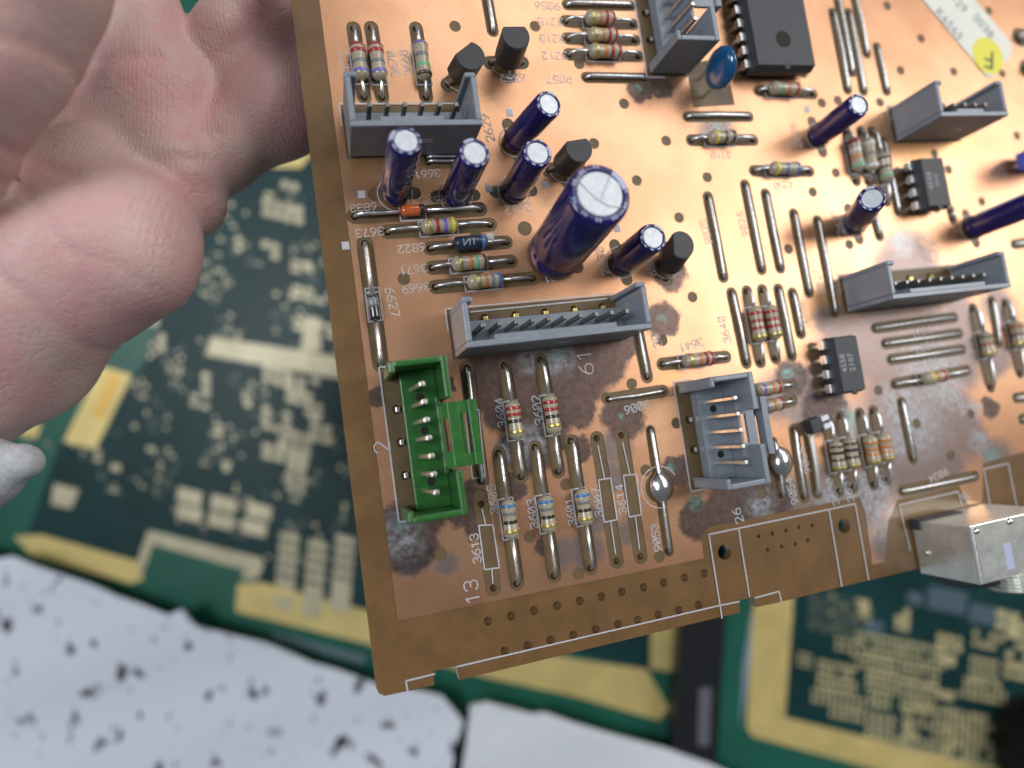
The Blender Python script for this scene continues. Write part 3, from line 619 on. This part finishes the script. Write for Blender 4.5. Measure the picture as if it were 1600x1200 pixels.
for s, x, y, r, h in (('3673',578,363,183,12),('6822',643,388,183,12),('3671',646,421,184,12),('3669',650,450,184,12),('2631',870,432,188,12),('2632',810,326,185,12),('2633',678,313,184,11),('3661',668,272,183,11),('6833',568,324,183,11),('6627',613,472,-84,13),('2630',941,408,96,12),('3672',538,100,95,11),('3670',614,100,95,11),('3668',634,98,95,11),('9056',855,9,180,11),('3215',860,34,180,11),('3213',863,60,180,11),('3212',867,87,180,11),('9057',874,124,180,11),('2629',762,200,96,12),('6552',801,122,182,11),('6551',1015,410,96,12),('3656',1125,199,180,11),('3210',1127,242,180,10),('9025',1103,362,98,11),('9026',1160,350,98,11),('9027',1280,440,98,11),('2626',1243,212,98,11),('2627',1309,347,98,11),('3250',1225,290,180,10),('9031',1440,519,190,11),('9032',1446,542,190,11),('9033',1450,567,190,11),('3252',1453,612,190,11),('9034',1466,743,192,11),('9035',1500,630,98,11),('3255',1517,545,98,11),('3258',1254,490,98,11)):
    number(s, x, y, r, h, silk2, .016)
for v in silk2.verts: v.co.z = max(v.co.z, SZ)
obj('white_printing', silk, M_silk, board); obj('faded_printing', silk2, M_silk_dim, board)
bm = bmesh.new()
dn = [o for o in board.children if o.name.startswith('diode') and o.active_material is M_navy][0]
def wrapd(c):
    a = PI/2 - .15 + c.y/.12; return Vector((c.x, .1185*math.cos(a), .1185*math.sin(a)))
text_bm(bm, '1N', .17, lambda c: (lambda p: Vector((-p.x - .03, -p.y, p.z)))(wrapd(c)))
obj('printed_lettering', bm, M_icprint, dn)
# ------------------------------------------------------------------ the hand: one continuous surface grown from a distance field
def sdf_mesh(fn, lo, hi, step):
    ax = [np.arange(lo[i], hi[i], step) for i in range(3)]; X, Y, Z = np.meshgrid(*ax, indexing='ij'); D = fn(X, Y, Z)
    nx, ny, nz = D.shape; s = D < 0
    c = np.zeros((nx-1, ny-1, nz-1), int)
    for i in (0, 1):
        for j in (0, 1):
            for k in (0, 1): c += s[i:nx-1+i, j:ny-1+j, k:nz-1+k]
    act = (c > 0) & (c < 8); idx = -np.ones(act.shape, int); I = np.argwhere(act); idx[act] = np.arange(len(I))
    P = np.zeros((len(I), 3)); n = np.zeros(len(I)); corners = [(i, j, k) for i in (0, 1) for j in (0, 1) for k in (0, 1)]
    for a in corners:
        for d in range(3):
            if a[d] == 0:
                b = list(a); b[d] = 1
                va = D[I[:,0]+a[0], I[:,1]+a[1], I[:,2]+a[2]]; vb = D[I[:,0]+b[0], I[:,1]+b[1], I[:,2]+b[2]]; m = (va < 0) != (vb < 0)
                t = np.where(m, va / np.where(m, va - vb, 1), 0)
                Q = np.array(a, float)[None] + 0*P; Q[:, d] += t; P[m] += Q[m]; n[m] += 1
    P = (P / n[:, None] + I) * step + np.array(lo)
    Fs = []
    for d in range(3):
        u, v = (d+1) % 3, (d+2) % 3; sl = [slice(None)]*3; sl2 = [slice(None)]*3; sl[d] = slice(0, -1); sl2[d] = slice(1, None)
        ch = s[tuple(sl)] != s[tuple(sl2)]; E = np.argwhere(ch); ok = (E[:,u] > 0) & (E[:,v] > 0) & (E[:,u] < D.shape[u]-1) & (E[:,v] < D.shape[v]-1); E = E[ok]
        q = []
        for du, dv in ((0,0),(1,0),(1,1),(0,1)):
            c_ = E.copy(); c_[:,u] -= du; c_[:,v] -= dv; q.append(idx[c_[:,0], c_[:,1], c_[:,2]])
        q = np.stack(q, 1); fl = s[E[:,0], E[:,1], E[:,2]]; q[~fl] = q[~fl][:, ::-1]; Fs.append(q)
    me = bpy.data.meshes.new('m'); me.from_pydata(P.tolist(), [], np.concatenate(Fs).tolist()); me.update(); return me
def cap_d(X, Y, Z, a, b, ra, rb):
    a = np.array(a); b = np.array(b); d = b - a; L2 = d @ d
    t = np.clip(((X-a[0])*d[0] + (Y-a[1])*d[1] + (Z-a[2])*d[2]) / L2, 0, 1)
    return np.sqrt((X-a[0]-t*d[0])**2 + (Y-a[1]-t*d[1])**2 + (Z-a[2]-t*d[2])**2) - (ra + (rb-ra)*t)
def smin(a, b, k): h = np.clip(.5 + .5*(b-a)/k, 0, 1); return b*(1-h) + a*h - k*h*(1-h)
def chain(X, Y, Z, pts, k=.15, q=1.0):
    D = None; pts = [(a, b, c*q, r*q) for a, b, c, r in pts]
    for (x0, y0, d0, r0), (x1, y1, d1, r1) in zip(pts, pts[1:]):
        e = cap_d(X, Y, Z, W(x0, y0, d0), W(x1, y1, d1), r0, r1); D = e if D is None else smin(D, e, k)
    return D
def hand_fn(X, Y, Z):
    thumb = chain(X, Y, Z, [(80,-190,7.9,1.0),(14,-70,7.9,1.08),(-52,50,8.0,1.14),(-150,190,8.4,1.2),(-260,300,9.2,1.4)], .15, .93)
    palm = chain(X, Y, Z, [(-120,560,12.2,2.0),(0,490,12.0,1.70),(110,410,11.8,1.56),(188,386,11.7,1.40)], .3, q=0.82)
    palm = smin(palm, chain(X, Y, Z, [(-150,400,12,1.6),(20,320,11.9,1.40),(138,282,11.9,.98)], q=0.82), .5)
    palm = smin(palm, chain(X, Y, Z, [(-200,620,12.6,1.9),(10,560,12.3,1.3)], q=0.82), .4)
    idx = chain(X, Y, Z, [(170,-110,12.6,.95),(200,20,12.5,.98),(240,150,12.6,1.0),(262,262,12.7,.98),(292,320,12.8,.62)], .25, q=0.82)
    idx = smin(idx, chain(X, Y, Z, [(30,110,12.5,.9),(95,200,12.4,.95),(150,250,12.5,.7)], q=0.82), .3)
    idx = smin(idx, chain(X, Y, Z, [(120,60,12.6,.7),(190,230,12.5,.75)], q=0.82), .3)
    idx = smin(idx, chain(X, Y, Z, [(272,140,12.5,.66),(278,190,12.6,.66)], q=0.82), .2)
    back = chain(X, Y, Z, [(260,225,14.2,1.05),(330,228,14.3,.95),(430,165,14.6,1.0),(580,90,15.4,.9)], .3, q=0.755)
    back = smin(back, chain(X, Y, Z, [(345,110,14.6,.95),(450,40,14.9,.95),(560,-40,15.4,.9)], q=0.755), .3)
    tip = chain(X, Y, Z, [(325,70,13.9,.5),(345,40,13.9,.55),(430,-50,14.2,.6)], q=0.755)
    back = smin(back, tip, .12)
    D = smin(palm, idx, .16); D = smin(D, back, .12); D = smin(D, thumb, .06)
    lump = .05*np.sin(X*1.7+Y*1.1)*np.sin(Y*1.9-Z)+.03*np.sin(X*3.1-Y*2.3+Z)
    # flexion creases
    for pts, dep, wd in (([(60,255,11.0),(110,280,10.8),(150,290,10.8)],.05,.06), ([(40,285,11),(90,330,10.7),(110,395,10.5)],.05,.07), ([(200,215,11.6),(260,205,11.7),(330,190,11.9)],.05,.06), ([(230,255,11.7),(300,240,11.8)],.05,.06), ([(150,95,11.6),(230,85,11.6),(280,95,11.9)],.06,.09), ([(110,395,10.4),(180,415,10.6),(230,450,10.9)],.035,.06), ([(20,430,10.6),(60,470,10.6),(95,540,10.8),(110,600,11.2)],.05,.09)):
        e = None
        for p, q in zip(pts, pts[1:]):
            a, b = W(p[0], p[1], p[2]*.82), W(q[0], q[1], q[2]*.82); a2, b2 = np.array(a), np.array(b); dd = b2 - a2
            t = np.clip(((X-a2[0])*dd[0] + (Y-a2[1])*dd[1]) / (dd[0]**2 + dd[1]**2), 0, 1); f = np.sqrt((X-a2[0]-t*dd[0])**2 + (Y-a2[1]-t*dd[1])**2)
            e = f if e is None else np.minimum(e, f)
        D = D + .85*dep*np.exp(-(e/wd/.85)**2)*(Z > 12.6)
    return D + lump
def skin_material():
    m = mat('skin', (.61, .315, .315), .50, col2=(.59, .43, .38), vscale=.75, sss=.10); N, L = nodes(m); p = N['Principled BSDF']; tc = [n for n in N if n.type == 'TEX_COORD'][0]
    wv = N.new('ShaderNodeTexWave'); wv.inputs['Scale'].default_value = 5.5; wv.inputs['Distortion'].default_value = 14; wv.inputs['Detail'].default_value = 1.0; wv.inputs['Detail Scale'].default_value = .12
    L.new(tc.outputs['Object'], wv.inputs['Vector'])
    nz = N.new('ShaderNodeTexNoise'); nz.inputs['Scale'].default_value = 12; nz.inputs['Detail'].default_value = 6; L.new(tc.outputs['Object'], nz.inputs['Vector'])
    b1 = N.new('ShaderNodeBump'); b1.inputs['Strength'].default_value = .11; b1.inputs['Distance'].default_value = .02; L.new(wv.outputs['Fac'], b1.inputs['Height'])
    b2 = N.new('ShaderNodeBump'); b2.inputs['Strength'].default_value = .26; b2.inputs['Distance'].default_value = .05; L.new(nz.outputs['Fac'], b2.inputs['Height']); L.new(b1.outputs[0], b2.inputs['Normal']); n3 = N.new('ShaderNodeTexVoronoi'); n3.feature = 'DISTANCE_TO_EDGE'; n3.inputs['Scale'].default_value = 7; L.new(nz.outputs['Color'], n3.inputs['Vector'])
    mp = N.new('ShaderNodeMapping'); mp.inputs['Scale'].default_value = (1.0, 2.2, 1.4); mp.inputs['Rotation'].default_value = (0, 0, .7); L.new(tc.outputs['Object'], mp.inputs[0])
    wn = N.new('ShaderNodeTexNoise'); wn.inputs['Scale'].default_value = 3; L.new(mp.outputs[0], wn.inputs['Vector'])
    wa = N.new('ShaderNodeVectorMath'); wa.operation = 'MULTIPLY_ADD'; wa.inputs[1].default_value = (.35, .35, .35); L.new(wn.outputs['Color'], wa.inputs[0]); L.new(mp.outputs[0], wa.inputs[2])
    n3.inputs['Scale'].default_value = 2.6; L.new(wa.outputs[0], n3.inputs['Vector'])
    q3 = N.new('ShaderNodeMapRange'); q3.inputs[1].default_value = 0; q3.inputs[2].default_value = .05; L.new(n3.outputs['Distance'], q3.inputs[0])
    b3 = N.new('ShaderNodeBump'); b3.inputs['Strength'].default_value = .22; b3.inputs['Distance'].default_value = .03; L.new(q3.outputs[0], b3.inputs['Height']); L.new(b2.outputs[0], b3.inputs['Normal']); L.new(b3.outputs[0], p.inputs['Normal'])
    return m
me = sdf_mesh(hand_fn, (-12.0, -3.0, 10.8), (-1.6, 9.5, 18.2), .075)
hand = obj('person', me, skin_material(), smooth=True)
hand['label'] = 'bare hand of a person gripping the left edge of the copper circuit board'; hand['category'] = 'person'
sm_ = hand.modifiers.new('smooth', 'SMOOTH'); sm_.factor = .5; sm_.iterations = 3
M_knit = mat('grey_knit', (.42, .43, .45), .9, var=.14, vscale=12, bump=.6, bscale=26)
def cuff_fn(X, Y, Z):
    D = chain(X, Y, Z, [(-200,800,12.0,1.7),(-30,738,11.6,.62),(35,722,11.5,.36)], .2, .82)
    return D + .03*np.sin(X*3 + Y*2) + .012*np.sin(Y*9 + X*6)
lo = W(-260, 900, 9.8); me = sdf_mesh(cuff_fn, (lo.x - 1, lo.y - 1, 12.2), (-5.8, .4, 16.4), .07)
obj('sleeve', me, M_knit, hand, smooth=True)
# ------------------------------------------------------------------ bench, large green boards, cloths
def T(px, py, z=0.0):            # point of the bench top (or of a level z above it)
    p = W(px, py, CAMZ - z); return (p.x, p.y)
M_bench = mat('dark_bench', (.015, .017, .022), .35, var=.3, vscale=.5)
bm = bmesh.new(); box(bm, -120, 120, -120, 120, -4, -1.2); o = obj('bench_top', bm, M_bench); o['kind'] = 'structure'
M_mask = mat('dark_green_mask', (.007, .037, .038), .42, var=.2, vscale=.35, spec=.25); M_margin = mat('bright_green_mask', (.012, .105, .070), .35, var=.12, vscale=.6, coat=.2)
M_goldpad = mat('gold_plate', (.70, .55, .21), .42, .3, var=.1, vscale=.8); M_tanpad = mat('dull_gold_plate', (.50, .45, .30), .45, .3, var=.15, vscale=1.0)
M_bluish = mat('pale_mask_print', (.20, .27, .34), .5)
def flat(name, pts, z0, z1, m, parent, z=None, label=None):
    bm = bmesh.new(); prism(bm, [T(x, y, z1 if z is None else z) for x, y in pts], z0, z1); return obj(name, bm, m, parent, label=label)
def pads(name, rects, z, parent, m, th=.02):  # many small pads, each a small raised plate
    bm = bmesh.new()
    for cx, cy, wx, wy, sl in rects:
        P = []
        for i, j in ((-1,1),(1,1),(1,-1),(-1,-1)): P.append(T(cx + i*wx/2 - j*wy/2*sl*.6, cy + i*wx/2*sl + j*wy/2, z + th))
        prism(bm, P, z, z + th*random.uniform(.6, 1.4))
    o = obj(name, bm, m, parent); o['kind'] = 'stuff'; return o
gb = empty('printed_board_panel'); gb['label'] = 'blurred dark green circuit panel with gold frame under the hand'; gb['category'] = 'circuit panel'
flat('base_sheet', [(-260,-300),(1120,-300),(1035,1260),(-260,900)], -.3, 0, M_margin, gb, 0)
flat('inner_field', [(230,560),(330,260),(420,-250),(1100,-250),(1062,1048),(1010,1050),(900,1020),(760,1000),(560,975),(400,905),(395,870),(240,825),(215,880),(40,830),(95,800),(170,640)], 0, .01, M_mask, gb, 0)
flat('inner_field', [(95,690),(172,705),(120,820),(45,830)], 0, .012, M_mask, gb, 0)
for P, m, nm in (([(22,838),(65,835),(215,877),(225,905),(205,912),(50,868)], M_goldpad, 'gold_strip'), ([(215,877),(232,828),(410,872),(412,885),(402,905),(378,905),(382,890),(240,850),(222,900)], M_tanpad, 'gold_frame'),
                 ([(372,912),(410,910),(540,945),(700,985),(900,1030),(1010,1045),(1044,1105),(1030,1125),(900,1088),(760,1058),(560,1002),(368,955)], M_goldpad, 'gold_strip'), ([(1018,900),(1062,900),(1058,1050),(1016,1045)], M_goldpad, 'gold_strip'),
                 ([(330,526),(520,556),(700,590),(700,620),(520,590),(322,555)], M_tanpad, 'gold_strip'), ([(478,495),(500,497),(502,550),(470,548)], M_tanpad, 'gold_strip'), ([(158,572),(207,586),(150,702),(100,690)], M_goldpad, 'gold_tab'), ([(85,755),(125,765),(112,795),(80,788)], M_tanpad, 'gold_tab'), ([(40,655),(66,662),(58,685),(30,680)], M_goldpad, 'gold_tab'),
                 ([(425,262),(520,170),(530,190),(470,262)], M_goldpad, 'gold_tab'), ([(172,585),(192,590),(160,655),(142,650)], mat('deep_gold', (.72,.44,.10), .4, .35), 'gold_tab')):
    flat(nm, P, .012, .03 if 'deep' not in m.name else .045, m, gb, 0)
rects = []
for x, y in ((296,776),(296,802),(349,787),(345,814),(405,799),(397,825)): rects.append((x, y, 38, 22, .25))
for k in range(3):
    for r in range(7): rects.append((452 + k*44 + r*-1.5, 840 + k*12 + r*17 - (20 if k == 2 else 0), 30, 12 + (r > 4)*8, .25))
for (cx, cy, n) in ((250,505,3),(280,480,3),(330,610,5),(320,635,4),(395,640,2),(470,620,7),(440,590,8),(500,590,6),(440,665,6),(470,700,9),(455,720,8),(490,640,5),(510,680,9),(480,730,8),(470,760,6),(180,715,2),(245,710,2),(360,740,2),(430,400,4),(390,420,3),(300,420,3),(480,420,4),(450,340,4),(500,470,4),(410,470,3),(380,390,3),(420,310,3),(460,300,3),(350,680,2),(500,520,4),(260,545,2),(190,740,2),(160,720,3)):
    nx, ny = random.choice(((2,2),(3,2),(2,3),(3,3),(1,3),(4,2))) if n > 3 else random.choice(((2,1),(1,2),(1,1))); pw, ph = random.uniform(9, 15), random.uniform(7, 12)
    for i in range(nx):
        for j in range(ny):
            if random.random() < .85: rects.append((cx + (i-nx/2)*(pw+4), cy + (j-ny/2)*(ph+4) + (i-nx/2)*4, pw, ph, .25))
pads('solder_pads', rects, .014, gb, M_tanpad)
rects = []; rects2 = []
used = set()
for k in range(1700):
    i, j = random.randint(0, 62), random.randint(0, 74)
    px, py = 110 + i*8 + j*-1.2, 230 + j*8 + i*1.8
    if (i, j) in used or py > 960 - (px < 380)*110 or py > 700 + px*.42 or math.sin(i*.40 + 1.3*math.sin(j*.23))*math.cos(j*.31 - i*.08) < .05: continue
    used.add((i, j)); (rects if random.random() < .45 else rects2).append((px, py, random.uniform(4, 7.4), random.uniform(4, 7.4), .25))
pads('small_pads', rects, .013, gb, M_tanpad, .006); pads('dim_pads', rects2, .013, gb, mat('tarnished_pad', (.13,.15,.12), .5, .2, var=.3), .006)
rects = [(430 + k*9, 995 + k*2.4, 5, 14, .25) for k in range(16)]
pads('edge_print', rects, .014, gb, M_bluish)
gb2 = empty('printed_board_panel'); gb2['label'] = 'blurred circuit panel with a broad gold corner at the lower right'; gb2['category'] = 'circuit panel'
Z2 = .5
def flat2(name, pts, z0, z1, m): bm = bmesh.new(); prism(bm, [T(x, y, Z2) for x, y in pts], z0, z1); return obj(name, bm, m, gb2)
flat2('base_sheet', [(1155,500),(1760,430),(1760,1400),(1108,1400),(1128,1040)], Z2 - .3, Z2, M_margin)
flat2('inner_field', [(1235,500),(1740,450),(1740,1230),(1500,1180),(1225,1120)], Z2, Z2 + .01, M_mask)
flat2('gold_corner', [(1190,700),(1245,700),(1238,960),(1226,1120),(1420,1168),(1740,1240),(1740,1290),(1400,1210),(1175,1150),(1166,1135)], Z2 + .012, Z2 + .035, M_goldpad)
flat2('silver_edge', [(1172,960),(1178,960),(1172,1030),(1166,1080),(1156,1140),(1160,1040)], Z2 + .012, Z2 + .03, M_bluish)
rects = []
def grid(x0, y0, nx, ny, dx, dy, w_, h_, pr=1.0):
    for j in range(ny):
        for i in range(nx):
            if random.random() < pr: rects.append((x0 + i*dx - j*dy*.05, y0 + i*dx*.2 + j*dy, w_*random.uniform(.66, .92), h_*random.uniform(.66, .9), .2))
grid(1340,990,16,3,9,13,7,10,.92); grid(1310,1000,3,2,12,12,8,9); grid(1335,1024,8,2,9,12,7,9,.9); grid(1282,1035,7,4,9,12,7.5,10,.95); grid(1272,1080,9,2,9.5,13,7,10); grid(1300,1103,6,2,9,13,7,10)
grid(1358,1050,6,3,9,12,7.5,10,.95); grid(1362,1086,4,2,9,13,7,11); grid(1358,1118,4,3,12,14,9,13); grid(1410,1040,7,3,9,12,7,9,.85); grid(1412,1064,6,4,9,13,7.5,11,.95); grid(1415,1100,14,6,9.5,13.5,7.5,10.5,.85); grid(1405,1130,3,4,13,13,10,10,.9)
grid(1475,1030,2,1,12,12,14,20); grid(1520,1030,5,3,9,14,7,11); grid(1480,1110,12,7,10,13,8,10,.8); grid(1470,995,3,2,14,13,12,12,.9); grid(1525,990,4,2,13,15,11,12,.7); grid(1470,1085,2,1,14,10,16,18); grid(1580,975,3,5,14,16,16,12,.8); grid(1350,945,1,2,10,12,18,18); grid(1405,955,2,3,12,12,12,14,.9); grid(1565,960,2,2,20,18,20,14); grid(1575,1040,3,2,15,14,16,10)
grid(1250,1022,3,3,8,8,6,6); grid(1500,1060,8,3,10,12,8,10,.8); grid(1300,930,4,3,20,14,6,6,.5)
pads('solder_pads', rects, Z2 + .014, gb2, mat('pale_gold_plate', (.60, .52, .28), .45, .3, var=.15, vscale=1.0), .03)
rects = []
grid(1268,925,14,9,6,7,3,3,.9); pads('fine_via_dots', rects, Z2 + .014, gb2, M_tanpad, .01)
rects = [(1365,980,30,22,.2),(1480,938,60,36,.2),(1545,962,60,30,.2),(1430,935,24,20,.2)]; pads('pale_print', rects, Z2 + .013, gb2, mat('hazy_mask', (.07,.11,.14), .5), .004)
rects = []
# dark gap between the panels, filled in as a solid black strip
st = flat('gap_strip', [(1070,880),(1140,880),(1108,1320),(1040,1320)], -.1, .9, mat('gap_black', (.012,.012,.014), .4), None, .9)
st['label'] = 'black strip filling in the dark gap between the two green panels'; st['category'] = 'strip'
flat('glint_plate', [(1093,1075),(1112,1075),(1108,1165),(1090,1165)], .9, .93, mat('glint_grey', (.13,.13,.16), .4), st, .93)  # highlight in the gap, painted as a paler grey plate
# dark brush head in the corner
bl = bmesh.new(); cx, cy = T(1652, 1190, 2.0)
for k in range(1500):
    a = random.uniform(0, 2*PI); r = 1.25*math.sqrt(random.random()); x, y = cx + r*math.cos(a), cy + r*math.sin(a)*1.3; d = Vector((random.gauss(-.25, .25), random.gauss(.1, .25), 1)).normalized(); n = Vector((random.gauss(0,1), random.gauss(0,1), 0)).normalized()*.03
    p = Vector((x, y, .6)); t_ = p + d*random.uniform(1.0, 1.6); bl.faces.new([bl.verts.new(v) for v in (p - n, p + n, t_)])
lathe_bm = bmesh.new(); lathe(lathe_bm, [(.8, .5), (.7, .8), (.4, 1.0), (.001, 1.05)], 20)
brush = obj('brush', lathe_bm, mat('brush_dark', (.02,.022,.015), .8, var=.3), None, (cx, cy, 0)); brush['label'] = 'dark fuzzy brush end in the lower right corner'; brush['category'] = 'brush'
for v in bl.verts: v.co.x -= cx; v.co.y -= cy
bo = obj('bristles', bl, MATS['brush_dark'], brush); bo['kind'] = 'stuff'
# cloths
def cloth_material(name, base, spots):
    m = mat(name, base, .85, bump=.5, bscale=3.5); N, L = nodes(m); p = N['Principled BSDF']; tc = [n for n in N if n.type == 'TEX_COORD'][0]
    if spots:
        mp = N.new('ShaderNodeMapping'); mp.inputs['Scale'].default_value = (1.25, .85, 1); mp.inputs['Rotation'].default_value = (0, 0, .45); L.new(tc.outputs['Object'], mp.inputs[0])
        out = None
        for sc_, off, lo_, hi_ in ((.95, 3.0, .605, .665), (1.9, 11.0, .66, .73)):
            ad = N.new('ShaderNodeVectorMath'); ad.operation = 'ADD'; ad.inputs[1].default_value = (off, off, off); L.new(mp.outputs[0], ad.inputs[0])
            wn = N.new('ShaderNodeTexNoise'); wn.inputs['Scale'].default_value = sc_; wn.inputs['Detail'].default_value = 2.5; wn.inputs['Roughness'].default_value = .55; L.new(ad.outputs[0], wn.inputs['Vector'])
            q_ = N.new('ShaderNodeMapRange'); q_.inputs[1].default_value = lo_; q_.inputs[2].default_value = hi_; L.new(wn.outputs['Fac'], q_.inputs[0])
            if out is None: out = q_
            else:
                mr = N.new('ShaderNodeMath'); mr.operation = 'MAXIMUM'; L.new(out.outputs[0], mr.inputs[0]); L.new(q_.outputs[0], mr.inputs[1])
        x = N.new('ShaderNodeMix'); x.data_type = 'RGBA'; x.inputs[6].default_value = (*base, 1); x.inputs[7].default_value = (.045, .045, .07, 1); L.new(mr.outputs[0], x.inputs[0]); L.new(x.outputs[2], p.inputs['Base Color'])
    return m
def cloth(name, P, z, m, label, amp=.10):
    P2 = ccw([T(x, y, z) for x, y in P]); V = [Vector(p) for p in P2]; xs = [p[0] for p in P2]; ys = [p[1] for p in P2]
    nO = len(V); stp = .28; g = [Vector((x + random.uniform(-.05, .05), y + random.uniform(-.05, .05))) for x in np.arange(min(xs), max(xs), stp) for y in np.arange(min(ys), max(ys), stp)]
    v, e, f, ov, oe, of = delaunay_2d_cdt(V + g, [], [list(range(nO))], 1, 1e-5)
    me = bpy.data.meshes.new(name)
    co = [(p.x, p.y, z + amp*(math.sin(p.x*1.1 + p.y*.7)*.6 + math.sin(p.x*.5 - p.y*1.6)*.7 + random.gauss(0, .12))) for p in v]
    me.from_pydata(co, [], [t for t, o_ in zip(f, of) if o_]); me.update()
    o = obj(name, me, m, smooth=True); so = o.modifiers.new('thick', 'SOLIDIFY'); so.thickness = .12; so.offset = -1
    o['label'] = label; o['category'] = 'cloth'; return o
edge = [(-260,800),(-100,850),(0,872),(22,868),(60,884),(94,897),(140,915),(180,934),(215,945),(262,961),(285,951),(298,968),(311,979),(335,984),(360,991),(412,1005),(450,1022),(487,1038),(525,1047),(585,1068),(640,1075),(690,1088),(724,1128),(712,1165),(700,1240),(700,1420),(-260,1420)]
cloth('spotted_cloth', edge, 1.2, cloth_material('white_cloth_dark_spots', (.72,.76,.84), True), 'white cloth with scattered dark spots at the lower left')
cloth('white_cloth', [(736,1104),(760,1100),(830,1118),(850,1114),(900,1130),(960,1148),(1040,1172),(1110,1196),(1200,1235),(1300,1420),(712,1420),(716,1240),(728,1160)], 1.1, cloth_material('plain_white_cloth', (.72,.75,.80), False), 'plain white cloth at the bottom middle')
